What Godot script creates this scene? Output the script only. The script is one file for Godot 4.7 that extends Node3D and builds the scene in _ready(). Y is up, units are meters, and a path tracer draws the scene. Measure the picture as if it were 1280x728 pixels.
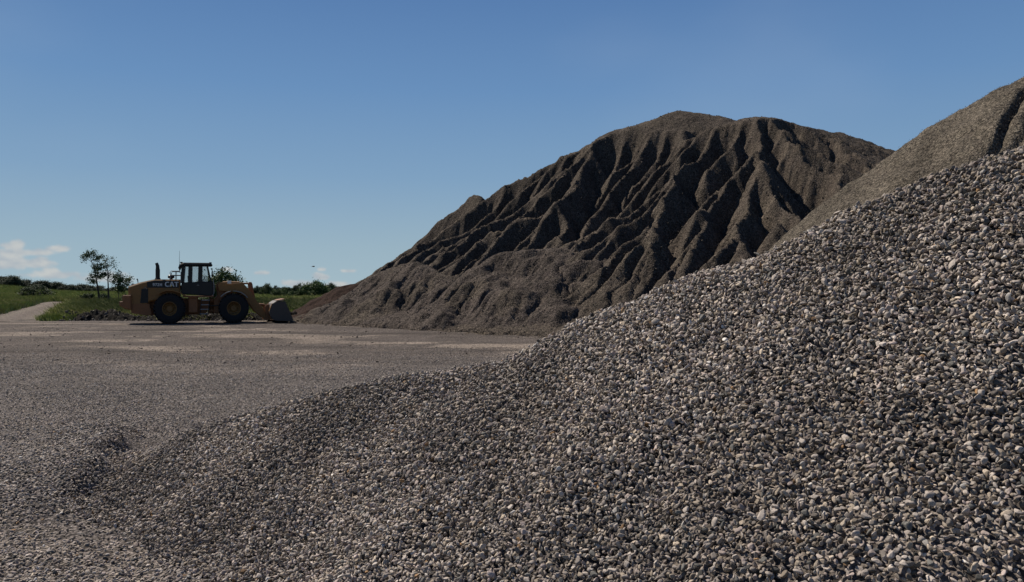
extends Node3D

# ---------------------------------------------------------------- shared state
const EYE := Vector3(0.0, 1.82, 0.0)
var rng := RandomNumberGenerator.new()
var n_low := FastNoiseLite.new()
var n_mid := FastNoiseLite.new()
var n_hi := FastNoiseLite.new()
var tex_tone: ImageTexture
var tex_height: ImageTexture
var tex_blotch: ImageTexture
var tex_earth: ImageTexture
var stone_meshes: Array = []
var stone_mat: StandardMaterial3D


func _ready() -> void:
	rng.seed = 20240611
	setup_noise()
	setup_camera()
	setup_sky()
	setup_sun()
	make_textures()
	make_stone_meshes()
	build_ground()
	build_mountain()
	build_right_pile()
	build_soil_pile()
	build_gravel_pile()
	build_yard_gravel()
	build_path()
	build_berm()
	build_loader()
	build_trees()
	build_grass()
	build_bird()


func setup_noise() -> void:
	var k := 0
	for n: FastNoiseLite in [n_low, n_mid, n_hi]:
		n.noise_type = FastNoiseLite.TYPE_SIMPLEX_SMOOTH
		n.seed = 11 + 17 * k
		n.fractal_type = FastNoiseLite.FRACTAL_FBM
		n.fractal_octaves = 4
		n.frequency = [0.08, 0.35, 1.6][k]
		k += 1


# ---------------------------------------------------------------- camera, sky, sun
func setup_camera() -> void:
	var cam := Camera3D.new()
	cam.name = "camera"
	cam.position = EYE
	cam.fov = 40.0
	cam.near = 0.05
	cam.far = 6000.0
	cam.current = true
	add_child(cam)


func srgb(r: float, g: float, b: float) -> Color:
	return Color(r / 255.0, g / 255.0, b / 255.0).srgb_to_linear()


func setup_sky() -> void:
	var stops := [[-90.0, srgb(70, 66, 60)], [-1.0, srgb(120, 128, 128)], [0.0, srgb(160, 182, 192)], [3.0, srgb(150, 175, 190)], [8.0, srgb(125, 158, 189)], [14.0, srgb(103, 141, 184)], [20.0, srgb(87, 124, 172)], [45.0, srgb(57, 88, 140)], [90.0, srgb(40, 66, 118)]]
	var small := Image.create(64, 512, false, Image.FORMAT_RGBAF)
	for j in 512:
		var el := 90.0 - (j + 0.5) / 512.0 * 180.0
		var c: Color = stops[0][1]
		for s in stops.size() - 1:
			if el >= stops[s][0]:
				c = (stops[s][1] as Color).lerp(stops[s + 1][1], clampf((el - stops[s][0]) / (stops[s + 1][0] - stops[s][0]), 0, 1))
		for i in 64:
			var az := wrapf((i + 0.5) / 64.0 * TAU, -PI, PI)      # 0 is the way the camera looks, negative to its left
			var f := 1.0 + 0.05 * cos(az + 0.75)
			small.set_pixel(i, j, Color(c.r * f, c.g * f, c.b * f, 1.0))
	small.resize(4096, 2048, Image.INTERPOLATE_BILINEAR)
	# thin high veils, barely whiter than the blue
	var vn := FastNoiseLite.new()
	vn.seed = 91
	vn.frequency = 0.006
	vn.fractal_octaves = 5
	var vi := vn.get_seamless_image(1024, 256)
	vi.convert(Image.FORMAT_L8)
	var veil := Image.create(1024, 256, false, Image.FORMAT_RGBAF)
	for j in 256:
		var fade := smoothstep(0.0, 60.0, j) * smoothstep(256.0, 190.0, j)
		for i in 1024:
			var v := smoothstep(0.48, 0.92, vi.get_pixel(i, j).r)
			veil.set_pixel(i, j, Color(0.62, 0.68, 0.74, 0.06 * v * fade))
	veil.resize(4096, 512, Image.INTERPOLATE_BILINEAR)
	small.blend_rect(veil, Rect2i(0, 0, 4096, 512), Vector2i(0, 480))
	# low clouds along the horizon
	var puffs := [[8, 318, 34, 15], [20, 310, 14, 11], [30, 330, 48, 11], [70, 311, 24, 6], [46, 316, 30, 7], [5, 327, 30, 10], [60, 343, 40, 9], [130, 349, 44, 10], [283, 338, 9, 4.5], [276, 344, 8, 3], [328, 342, 11, 3.2], [399, 347, 14, 6.5], [402, 337, 6, 3], [436, 339, 12, 2.4], [372, 355, 26, 7], [420, 358, 22, 7]]
	var cn := FastNoiseLite.new()
	cn.seed = 5
	cn.frequency = 0.32
	cn.fractal_octaves = 5
	for j in range(953, 1024):
		var el := 90.0 - (j + 0.5) / 2048.0 * 180.0
		for i in 4096:
			var az := wrapf((i + 0.5) / 4096.0 * 360.0, -180.0, 180.0)
			var d := -1.0
			if absf(az) < 33.5:
				var px := 640.0 + 1000.0 * tan(deg_to_rad(az))
				var py := 364.0 - 1000.0 * tan(deg_to_rad(el)) / cos(deg_to_rad(az))
				for p in puffs:
					var ux: float = (px - p[0]) / p[2]
					if absf(ux) > 1.6:
						continue
					var uy: float = (py - p[1]) / p[3]
					if uy > 0.0:
						uy *= 1.5
					d = maxf(d, 1.0 - (ux * ux + uy * uy))
			else:
				d = 0.75 * smoothstep(0.02, 0.42, cn.get_noise_2d(az * 0.11, 7.0)) * (1.0 - absf(el - 1.8) / 2.6)
			if d <= -0.6:
				continue
			var n := cn.get_noise_2d(az * 1.7, el * 3.4) * 0.95 + cn.get_noise_2d(az * 5.0 + 31.0, el * 8.0) * 0.4
			var a := smoothstep(0.12, 0.75, d + n * 0.85 + 0.06)
			if a <= 0.0:
				continue
			var shade := clampf(0.5 + cn.get_noise_2d(az * 2.2 + 90.0, el * 6.0 - 0.6) * 1.3, 0.0, 1.0)
			var cc := srgb(176, 180, 186).lerp(srgb(206, 203, 198), shade)
			var was := small.get_pixel(i, j)
			small.set_pixel(i, j, was.lerp(cc, a * 0.7))
	var env := Environment.new()
	env.background_mode = Environment.BG_SKY
	var pano := PanoramaSkyMaterial.new()
	pano.panorama = ImageTexture.create_from_image(small)
	var sky := Sky.new()
	sky.sky_material = pano
	env.sky = sky
	env.background_energy_multiplier = 0.714
	env.tonemap_mode = Environment.TONE_MAPPER_LINEAR
	env.tonemap_exposure = 1.4
	env.sdfgi_enabled = true
	env.ssao_enabled = true
	env.ssil_enabled = true
	var we := WorldEnvironment.new()
	we.name = "world_environment"
	we.environment = env
	add_child(we)


func setup_sun() -> void:
	var sun := DirectionalLight3D.new()
	sun.name = "sun"
	sun.light_energy = 1.6
	sun.light_color = Color(1.0, 0.955, 0.895)
	sun.light_angular_distance = 0.5
	sun.shadow_enabled = true
	var az := deg_to_rad(-50.0)
	var el := deg_to_rad(48.0)
	var to_sun := Vector3(sin(az) * cos(el), sin(el), -cos(az) * cos(el))
	sun.look_at_from_position(to_sun * 50.0, Vector3.ZERO, Vector3.UP)
	add_child(sun)


# ---------------------------------------------------------------- shape helpers
class Shape:
	var v := PackedVector3Array()
	var n := PackedVector3Array()
	var c := PackedColorArray()
	var xf := Transform3D()
	var col := Color.WHITE

	func tri(a: Vector3, b: Vector3, d: Vector3, na: Vector3, nb: Vector3, nd: Vector3) -> void:
		if (b - a).cross(d - a).dot(na + nb + nd) > 0.0:
			var t := b
			b = d
			d = t
			t = nb
			nb = nd
			nd = t
		v.append(xf * a)
		v.append(xf * b)
		v.append(xf * d)
		n.append((xf.basis * na).normalized())
		n.append((xf.basis * nb).normalized())
		n.append((xf.basis * nd).normalized())
		for k in 3:
			c.append(col)

	func flat(a: Vector3, b: Vector3, d: Vector3, nn: Vector3) -> void:
		tri(a, b, d, nn, nn, nn)

	func quad(a: Vector3, b: Vector3, d: Vector3, e: Vector3, nn: Vector3) -> void:
		tri(a, b, d, nn, nn, nn)
		tri(a, d, e, nn, nn, nn)

	# extruded outline in the xy plane from z0 to z1, edges chamfered by bev
	func prism(pts: Array, z0: float, z1: float, bev := 0.0) -> void:
		var p := PackedVector2Array(pts)
		if Geometry2D.is_polygon_clockwise(p):
			p.reverse()
		var inner := p
		if bev > 0.0:
			inner = PackedVector2Array()
			for i in p.size():
				var a := p[(i - 1 + p.size()) % p.size()]
				var b := p[i]
				var d := p[(i + 1) % p.size()]
				var e0 := (b - a).normalized()
				var e1 := (d - b).normalized()
				var m0 := Vector2(-e0.y, e0.x)
				var m1 := Vector2(-e1.y, e1.x)
				var m := (m0 + m1)
				m = m / maxf(0.35, m.length_squared() * 0.5) if m.length() > 0.01 else m0
				inner.append(b + m * bev)
		var idx := Geometry2D.triangulate_polygon(inner)
		for k in range(0, idx.size(), 3):
			for s in [[z0, -1.0], [z1, 1.0]]:
				flat(Vector3(inner[idx[k]].x, inner[idx[k]].y, s[0]), Vector3(inner[idx[k + 1]].x, inner[idx[k + 1]].y, s[0]), Vector3(inner[idx[k + 2]].x, inner[idx[k + 2]].y, s[0]), Vector3(0, 0, s[1]))
		for i in p.size():
			var j := (i + 1) % p.size()
			var e := (p[j] - p[i]).normalized()
			var o := Vector3(e.y, -e.x, 0)
			quad(Vector3(p[i].x, p[i].y, z0 + bev), Vector3(p[j].x, p[j].y, z0 + bev), Vector3(p[j].x, p[j].y, z1 - bev), Vector3(p[i].x, p[i].y, z1 - bev), o)
			if bev > 0.0:
				quad(Vector3(p[i].x, p[i].y, z0 + bev), Vector3(p[j].x, p[j].y, z0 + bev), Vector3(inner[j].x, inner[j].y, z0), Vector3(inner[i].x, inner[i].y, z0), (o + Vector3(0, 0, -1)).normalized())
				quad(Vector3(p[i].x, p[i].y, z1 - bev), Vector3(p[j].x, p[j].y, z1 - bev), Vector3(inner[j].x, inner[j].y, z1), Vector3(inner[i].x, inner[i].y, z1), (o + Vector3(0, 0, 1)).normalized())

	func box(x0: float, x1: float, y0: float, y1: float, z0: float, z1: float, bev := 0.0) -> void:
		prism([Vector2(x0, y0), Vector2(x1, y0), Vector2(x1, y1), Vector2(x0, y1)], z0, z1, bev)

	# turned shape about the z axis; profile is [radius, z] pairs
	func lathe(prof: Array, seg := 32) -> void:
		for i in prof.size() - 1:
			var r0: float = prof[i][0]
			var z0: float = prof[i][1]
			var r1: float = prof[i + 1][0]
			var z1: float = prof[i + 1][1]
			var dr := r1 - r0
			var dz := z1 - z0
			var l := sqrt(dr * dr + dz * dz)
			if l < 1e-6:
				continue
			var nr := dz / l
			var nz := -dr / l
			for k in seg:
				var a0 := TAU * k / seg
				var a1 := TAU * (k + 1) / seg
				var d0 := Vector3(cos(a0), sin(a0), 0)
				var d1 := Vector3(cos(a1), sin(a1), 0)
				var n0 := d0 * nr + Vector3(0, 0, nz)
				var n1 := d1 * nr + Vector3(0, 0, nz)
				var pa := d0 * r0 + Vector3(0, 0, z0)
				var pb := d1 * r0 + Vector3(0, 0, z0)
				var pc := d1 * r1 + Vector3(0, 0, z1)
				var pd := d0 * r1 + Vector3(0, 0, z1)
				if r0 > 1e-5:
					tri(pa, pb, pc, n0, n1, n1)
				if r1 > 1e-5:
					tri(pa, pc, pd, n0, n1, n0)

	# round bar along a path, radii per point
	func tube(path: Array, rad: Array, seg := 8, caps := true) -> void:
		var rings := []
		var up := Vector3(0.31, 0.9, 0.22).normalized()
		for i in path.size():
			var a: Vector3 = path[maxi(i - 1, 0)]
			var b: Vector3 = path[mini(i + 1, path.size() - 1)]
			var t := (b - a).normalized()
			var s := t.cross(up if absf(t.dot(up)) < 0.95 else Vector3.RIGHT).normalized()
			var w := s.cross(t).normalized()
			var ring := []
			for k in seg:
				var an := TAU * k / seg
				ring.append(s * cos(an) + w * sin(an))
			rings.append(ring)
		for i in path.size() - 1:
			var r0: float = rad[mini(i, rad.size() - 1)]
			var r1: float = rad[mini(i + 1, rad.size() - 1)]
			for k in seg:
				var q := (k + 1) % seg
				var n0: Vector3 = rings[i][k]
				var n1: Vector3 = rings[i][q]
				var n2: Vector3 = rings[i + 1][q]
				var n3: Vector3 = rings[i + 1][k]
				tri(path[i] + n0 * r0, path[i] + n1 * r0, path[i + 1] + n2 * r1, n0, n1, n2)
				tri(path[i] + n0 * r0, path[i + 1] + n2 * r1, path[i + 1] + n3 * r1, n0, n2, n3)
		if caps:
			for e in [0, path.size() - 1]:
				var t: Vector3 = (path[0] - path[1]).normalized() if e == 0 else (path[e] - path[e - 1]).normalized()
				var r: float = rad[mini(e, rad.size() - 1)]
				for k in seg:
					flat(path[e], path[e] + rings[e][k] * r, path[e] + rings[e][(k + 1) % seg] * r, t)

	func mesh(coloured := false) -> ArrayMesh:
		var arr := []
		arr.resize(Mesh.ARRAY_MAX)
		arr[Mesh.ARRAY_VERTEX] = v
		arr[Mesh.ARRAY_NORMAL] = n
		if coloured:
			arr[Mesh.ARRAY_COLOR] = c
		var m := ArrayMesh.new()
		m.add_surface_from_arrays(Mesh.PRIMITIVE_TRIANGLES, arr)
		return m


func put(called: String, m: Mesh, mat: Material, parent: Node = self) -> MeshInstance3D:
	var o := MeshInstance3D.new()
	o.name = called
	o.mesh = m
	o.material_override = mat
	parent.add_child(o, true)
	return o


func tag(o: Node, label: String, category := "", group := "", kind := "") -> void:
	if label:
		o.set_meta("label", label)
	if category:
		o.set_meta("category", category)
	if group:
		o.set_meta("group", group)
	if kind:
		o.set_meta("kind", kind)


func holder(called: String, at := Vector3.ZERO, turn := 0.0, parent: Node = self) -> Node3D:
	var o := Node3D.new()
	o.name = called
	parent.add_child(o, true)
	o.position = at
	o.rotation.y = turn
	return o


func paint(r: float, g: float, b: float, rough := 0.8, metal := 0.0) -> StandardMaterial3D:
	var m := StandardMaterial3D.new()
	m.albedo_color = Color(r, g, b).linear_to_srgb()
	m.roughness = rough
	m.metallic = metal
	return m


# a sheet of nx by nz points given row by row
func sheet(nx: int, nz: int, pos: PackedVector3Array, col: PackedColorArray) -> ArrayMesh:
	var nor := PackedVector3Array()
	nor.resize(nx * nz)
	for j in nz:
		var ja := maxi(j - 1, 0) * nx
		var jb := mini(j + 1, nz - 1) * nx
		for i in nx:
			var dx := pos[j * nx + mini(i + 1, nx - 1)] - pos[j * nx + maxi(i - 1, 0)]
			var dz := pos[jb + i] - pos[ja + i]
			var nn := dz.cross(dx).normalized()
			nor[j * nx + i] = nn if nn.y >= 0.0 else -nn
	var idx := PackedInt32Array()
	idx.resize((nx - 1) * (nz - 1) * 6)
	var k := 0
	for j in nz - 1:
		for i in nx - 1:
			var a := j * nx + i
			var q := [a, a + 1, a + nx + 1, a, a + nx + 1, a + nx]
			var up := (pos[a + 1] - pos[a]).cross(pos[a + nx + 1] - pos[a]).y > 0.0
			for t in 2:
				idx[k] = q[t * 3]
				idx[k + 1] = q[t * 3 + (2 if up else 1)]
				idx[k + 2] = q[t * 3 + (1 if up else 2)]
				k += 3
	var arr := []
	arr.resize(Mesh.ARRAY_MAX)
	arr[Mesh.ARRAY_VERTEX] = pos
	arr[Mesh.ARRAY_NORMAL] = nor
	arr[Mesh.ARRAY_COLOR] = col
	arr[Mesh.ARRAY_INDEX] = idx
	var m := ArrayMesh.new()
	m.add_surface_from_arrays(Mesh.PRIMITIVE_TRIANGLES, arr)
	return m


func copies(called: String, m: Mesh, mat: Material, where: Array, tint: PackedColorArray, parent: Node = self) -> MultiMeshInstance3D:
	var mm := MultiMesh.new()
	mm.transform_format = MultiMesh.TRANSFORM_3D
	mm.use_colors = true
	mm.mesh = m
	mm.instance_count = where.size()
	for i in where.size():
		mm.set_instance_transform(i, where[i])
		mm.set_instance_color(i, tint[i])
	var o := MultiMeshInstance3D.new()
	o.name = called
	o.multimesh = mm
	o.material_override = mat
	parent.add_child(o, true)
	return o


func turned() -> Basis:
	return Basis(Quaternion(rng.randfn(), rng.randfn(), rng.randfn(), rng.randfn()).normalized())


# ---------------------------------------------------------------- textures and stones
func make_textures() -> void:
	var s := 1024
	var h := PackedFloat32Array()
	var tone := PackedFloat32Array()
	h.resize(s * s)
	tone.resize(s * s)
	tone.fill(0.38)
	for k in 9000:
		var cx := rng.randi_range(0, s - 1)
		var cy := rng.randi_range(0, s - 1)
		var ra := rng.randf_range(5.0, 10.0)
		var rb := ra * rng.randf_range(0.55, 0.95)
		var an := rng.randf() * PI
		var ca := cos(an)
		var sa := sin(an)
		var top := rng.randf_range(0.35, 1.0)
		var tn := clampf(rng.randfn(0.74, 0.17), 0.3, 1.0)
		var e := int(ceil(ra))
		for y in range(-e, e + 1):
			for x in range(-e, e + 1):
				var u := (x * ca + y * sa) / ra
				var w := (-x * sa + y * ca) / rb
				var d := u * u + w * w
				if d >= 1.0:
					continue
				var hh := top * 0.6 + 0.4 * sqrt(1.0 - d)
				var at := ((cy + y + s) % s) * s + (cx + x + s) % s
				if hh > h[at]:
					h[at] = hh
					tone[at] = tn
	var ib := PackedByteArray()
	var hb := PackedByteArray()
	ib.resize(s * s)
	hb.resize(s * s)
	for i in s * s:
		ib[i] = int(tone[i] * 255.0)
		hb[i] = int(clampf(h[i], 0, 1) * 255.0)
	tex_tone = ImageTexture.create_from_image(Image.create_from_data(s, s, false, Image.FORMAT_L8, ib))
	tex_height = ImageTexture.create_from_image(Image.create_from_data(s, s, false, Image.FORMAT_L8, hb))
	# blotches for paint and earth
	var bn := FastNoiseLite.new()
	bn.seed = 77
	bn.frequency = 0.02
	bn.fractal_octaves = 6
	bn.fractal_gain = 0.62
	var bi := bn.get_seamless_image(512, 512)
	bi.convert(Image.FORMAT_L8)
	var bd := bi.get_data()
	for i in bd.size():
		bd[i] = int(clampf(226.0 + (bd[i] - 128) * 0.5, 130, 255))
	tex_blotch = ImageTexture.create_from_image(Image.create_from_data(512, 512, false, Image.FORMAT_L8, bd))
	bn.seed = 78
	bn.frequency = 0.05
	bn.fractal_gain = 0.8
	var ei := bn.get_seamless_image(512, 512)
	ei.convert(Image.FORMAT_L8)
	tex_earth = ImageTexture.create_from_image(ei)


func ground_mat(scale: float, relief: float, rough := 0.95) -> StandardMaterial3D:
	var m := StandardMaterial3D.new()
	m.vertex_color_use_as_albedo = true
	m.albedo_texture = tex_tone
	m.roughness = rough
	m.metallic_specular = 0.2
	m.uv1_triplanar = true
	m.uv1_world_triplanar = true
	m.uv1_scale = Vector3.ONE * scale
	m.heightmap_enabled = true
	m.heightmap_texture = tex_height
	m.heightmap_scale = relief
	return m


func stone_shape(seed_: int) -> ArrayMesh:
	var r := RandomNumberGenerator.new()
	r.seed = seed_
	var sp := SphereMesh.new()
	# an icosphere, subdivided twice
	var t := (1.0 + sqrt(5.0)) / 2.0
	var vs: Array = []
	for p in [[-1, t, 0], [1, t, 0], [-1, -t, 0], [1, -t, 0], [0, -1, t], [0, 1, t], [0, -1, -t], [0, 1, -t], [t, 0, -1], [t, 0, 1], [-t, 0, -1], [-t, 0, 1]]:
		vs.append(Vector3(p[0], p[1], p[2]).normalized())
	var fs: Array = [[0, 11, 5], [0, 5, 1], [0, 1, 7], [0, 7, 10], [0, 10, 11], [1, 5, 9], [5, 11, 4], [11, 10, 2], [10, 7, 6], [7, 1, 8], [3, 9, 4], [3, 4, 2], [3, 2, 6], [3, 6, 8], [3, 8, 9], [4, 9, 5], [2, 4, 11], [6, 2, 10], [8, 6, 7], [9, 8, 1]]
	for rep in 2:
		var mid := {}
		var nf: Array = []
		for f in fs:
			var m: Array = []
			for e in 3:
				var a: int = mini(f[e], f[(e + 1) % 3])
				var b: int = maxi(f[e], f[(e + 1) % 3])
				var key := a * 4096 + b
				if not mid.has(key):
					mid[key] = vs.size()
					vs.append(((vs[a] + vs[b]) as Vector3).normalized())
				m.append(mid[key])
			nf.append_array([[f[0], m[0], m[2]], [f[1], m[1], m[0]], [f[2], m[2], m[1]], [m[0], m[1], m[2]]])
		fs = nf
	var planes: Array = []
	for k in r.randi_range(9, 13):
		planes.append([Vector3(r.randfn(), r.randfn(), r.randfn()).normalized(), r.randf_range(0.42, 0.82)])
	var flatten := Vector3(1.0, r.randf_range(0.55, 0.88), r.randf_range(0.32, 0.64))
	var pts := PackedVector3Array()
	var face := PackedVector3Array()
	for d: Vector3 in vs:
		var q := 1.0
		var fn := d
		for p in planes:
			var k: float = d.dot(p[0])
			if k > 0.05:
				if p[1] / k < q:
					q = p[1] / k
					fn = p[0]
		q *= 1.0 + r.randf_range(-0.025, 0.025)
		pts.append(d * q * flatten)
		face.append((fn / flatten).normalized())
	var nor := PackedVector3Array()
	nor.resize(pts.size())
	var idx := PackedInt32Array()
	for f in fs:
		var a: int = f[0]
		var b: int = f[1]
		var c: int = f[2]
		var g := (pts[b] - pts[a]).cross(pts[c] - pts[a])
		if g.dot(pts[a] + pts[b] + pts[c]) < 0.0:
			var w := b
			b = c
			c = w
			g = -g
		idx.append_array([a, c, b])
		for k in [a, b, c]:
			nor[k] += g
	for i in nor.size():
		nor[i] = (nor[i].normalized() * 0.7 + face[i]).normalized()
	var arr := []
	arr.resize(Mesh.ARRAY_MAX)
	arr[Mesh.ARRAY_VERTEX] = pts
	arr[Mesh.ARRAY_NORMAL] = nor
	arr[Mesh.ARRAY_INDEX] = idx
	var me := ArrayMesh.new()
	me.add_surface_from_arrays(Mesh.PRIMITIVE_TRIANGLES, arr)
	return me


func make_stone_meshes() -> void:
	for k in 10:
		stone_meshes.append(stone_shape(400 + k))
	stone_mat = StandardMaterial3D.new()
	stone_mat.vertex_color_use_as_albedo = true
	stone_mat.roughness = 0.86
	stone_mat.metallic_specular = 0.3
	stone_mat.albedo_texture = tex_blotch
	stone_mat.uv1_triplanar = true
	stone_mat.uv1_scale = Vector3.ONE * 0.35


func stone_tint() -> Color:
	var k := rng.randf()
	var b := clampf(rng.randfn(0.86, 0.29), 0.30, 1.45)
	if k < 0.50:
		return Color(0.405, 0.355, 0.31) * b          # grey-buff limestone
	if k < 0.72:
		return Color(0.42, 0.352, 0.275) * b           # tan
	if k < 0.86:
		return Color(0.375, 0.312, 0.28) * b          # pinkish granite
	if k < 0.95:
		return Color(0.1512, 0.147, 0.1344) * b          # dark grey-green
	if k < 0.992:
		return Color(0.5208, 0.4872, 0.4452) * b           # pale quartz
	return Color(0.2856, 0.1764, 0.0924) * b               # rusty


# ---------------------------------------------------------------- ground
func bump01(d: float) -> float:
	return exp(-d * d)


func yard_y(x: float, z: float) -> float:
	var near := smoothstep(30.0, 12.0, -z)
	var y := n_mid.get_noise_2d(x, z) * 0.06 * near + n_low.get_noise_2d(x * 1.3, z * 1.3) * 0.10 * near
	y += n_mid.get_noise_2d(x * 0.35, z * 1.6 + 40.0) * 0.035 * smoothstep(20.0, 28.0, -z)
	# the low bank left where a bucket has bitten into the toe of the pile
	var a := Vector2(-4.75, -9.6)
	var b := Vector2(-3.75, -6.7)
	var p := Vector2(x, z)
	var ab := b - a
	var u := (p - a).dot(ab) / ab.length_squared()
	var side := (p - a).dot(Vector2(-ab.y, ab.x).normalized() * -1.0)     # positive to the right of the bank
	side += n_mid.get_noise_2d(x * 2.0, z * 2.0) * 0.25
	var along := smoothstep(-0.35, 0.25, u) * smoothstep(1.3, 0.75, u)
	var w := 0.95 if side < 0.0 else 0.2
	y += 0.33 * along * bump01(side / w)
	var r := rut(x, z)
	y -= 0.085 * r
	return y


# wheel tracks: 1 in the bottom of a rut, below 0 on the ridge pushed up beside it
func rut(x: float, z: float) -> float:
	if z > -15.0 or x < -34.0 or x > 12.0:
		return 0.0
	var best := 0.0
	for t: Array in [[-27.0, 0.30, 0.006], [-31.5, -0.16, 0.004], [-37.0, 0.10, -0.005], [-41.0, -0.07, 0.003], [-22.5, 0.07, 0.008]]:
		var c: float = t[0] + t[1] * (x + 8.0) + t[2] * (x + 8.0) * (x + 8.0) + 0.25 * n_low.get_noise_1d(x * 2.0 + t[0])
		for s in [-1.05, 1.05]:
			var d := absf(z - c - s)
			if d < 1.0:
				best = maxf(best, bump01(d / 0.24) - 0.45 * bump01((d - 0.45) / 0.16))
	return best * (0.6 + 0.8 * n_mid.get_noise_2d(x * 0.7, z * 0.7)) * smoothstep(15.0, 19.0, -z)


func field_y(x: float, z: float) -> float:
	var d := -z
	var left := smoothstep(-20.0, -90.0, x)
	var y := -0.10 + 0.05 * n_low.get_noise_2d(x * 0.5, z * 0.5)
	y += smoothstep(130.0, 400.0, d) * (1.0 + 5.6 * left * smoothstep(-0.53, -0.71, x / maxf(d, 1.0)))
	y += smoothstep(450.0, 1200.0, d) * 4.0
	return y


func spread(a: float, b: float, fine_a: float, fine_b: float, step: float) -> PackedFloat32Array:
	var out := PackedFloat32Array()
	var lo: Array = []
	var s := step
	var p := fine_a
	while p > a:
		s *= 1.25
		p = maxf(a, p - s)
		lo.append(p)
	lo.reverse()
	for q in lo:
		out.append(q)
	p = fine_a
	while p < fine_b:
		out.append(p)
		p += step
	s = step
	p = fine_b
	out.append(p)
	while p < b:
		s *= 1.25
		p = minf(b, p + s)
		out.append(p)
	return out


func build_ground() -> void:
	# the land, out to the horizon
	var xs := spread(-4000.0, 4000.0, -160.0, 60.0, 3.0)
	var zs := spread(-5000.0, 300.0, -260.0, -40.0, 3.0)
	var pos := PackedVector3Array()
	var col := PackedColorArray()
	for z in zs:
		for x in xs:
			var y := field_y(x, z)
			if z > -44.0:
				y = -0.35
			pos.append(Vector3(x, y, z))
			var k := n_low.get_noise_2d(x * 0.6, z * 0.6) * 0.5 + 0.5
			col.append(Color(0.15, 0.175, 0.065).lerp(Color(0.21, 0.195, 0.10), k))
	var gm := ground_mat(0.4, 1.0)
	var g := put("ground", sheet(xs.size(), zs.size(), pos, col), gm)
	tag(g, "green meadow land running out to the horizon", "", "", "structure")
	# the gravel yard
	xs = spread(-62.0, 60.0, -19.0, 9.0, 0.16)
	zs = PackedFloat32Array()
	var z := 6.0
	while z > -53.0:
		zs.append(z)
		z -= clampf(-z * 0.012, 0.10, 0.30)
	pos = PackedVector3Array()
	col = PackedColorArray()
	for zz in zs:
		for x in xs:
			var y := yard_y(x, zz)
			var edge := -49.3 + 1.1 * n_mid.get_noise_2d(x * 0.6, 3.0) + 0.5 * n_hi.get_noise_2d(x, 9.0)
			if x < -29.0 and x > -36.0:
				edge -= 2.2
			y -= 0.35 * smoothstep(0.35, -0.6, zz - edge)
			pos.append(Vector3(x, y, zz))
			col.append(yard_colour(x, zz))
	var ym := ground_mat(0.55, 1.6)
	var yard := put("gravel_yard", sheet(xs.size(), zs.size(), pos, col), ym)
	tag(yard, "wide flat gravel yard of crushed stone and packed sand", "", "", "structure")


func yard_colour(x: float, z: float) -> Color:
	var far := smoothstep(17.0, 26.0, -z + 3.0 * n_mid.get_noise_2d(x * 0.4, z * 0.4))
	var c := Color(0.235, 0.208, 0.192).lerp(Color(0.22, 0.187, 0.166), far)
	var sand := n_mid.get_noise_2d(x * 0.30 + 50.0, z * 0.55)
	var fine := n_hi.get_noise_2d(x * 0.5, z * 0.9)
	c = c.lerp(Color(0.46, 0.385, 0.32), smoothstep(0.10, 0.30, sand + fine * 0.22) * (0.25 + 0.75 * far))
	c = c.lerp(Color(0.13, 0.11, 0.097), 0.8 * smoothstep(0.14, 0.36, n_mid.get_noise_2d(x * 0.22 - 20.0, z * 0.9 + 11.0) + fine * 0.2) * far)
	c = c.lerp(Color(0.33, 0.28, 0.24), 0.7 * clampf(rut(x, z), 0.0, 1.0))
	return c * (1.0 + 0.24 * fine + 0.22 * n_low.get_noise_2d(x * 2.5, z * 3.5))


func build_path() -> void:
	var line := [Vector2(-30.5, -47.0), Vector2(-34.5, -56.0), Vector2(-41.0, -68.0), Vector2(-50.0, -85.0), Vector2(-60.0, -104.0), Vector2(-70.0, -122.0), Vector2(-77.0, -136.0), Vector2(-90.0, -146.0), Vector2(-115.0, -152.0)]
	var pos := PackedVector3Array()
	var col := PackedColorArray()
	var nx := 13
	var rows := 0
	for s in line.size() - 1:
		for k in 8:
			var t := k / 8.0
			var p: Vector2 = (line[s] as Vector2).lerp(line[s + 1], t)
			var d: Vector2 = ((line[s + 1] - line[s]) as Vector2).normalized()
			var w := lerpf(2.5, 1.9, minf(1.0, s / 3.0)) + 0.25 * n_hi.get_noise_1d(rows * 0.3)
			var o := Vector2(-d.y, d.x)
			for i in nx:
				var u := (i / float(nx - 1) * 2.0 - 1.0)
				var q := p + o * u * w
				var y := field_y(q.x, q.y) + 0.10 - 0.22 * smoothstep(0.82, 1.0, absf(u)) + 0.02 * n_hi.get_noise_2d(q.x, q.y)
				y -= 0.05 * bump01((absf(u) - 0.5) / 0.16)
				pos.append(Vector3(q.x, y, q.y))
				var c := Color(0.315, 0.2625, 0.225).lerp(Color(0.375, 0.3225, 0.27), bump01((absf(u) - 0.5) / 0.2))
				col.append(c * (1.0 + 0.2 * n_mid.get_noise_2d(q.x, q.y)))
			rows += 1
	var m := put("path", sheet(nx, rows, pos, col), ground_mat(0.5, 1.5))
	tag(m, "pale gravel track leading out of the yard through grass", "", "", "structure")


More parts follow.
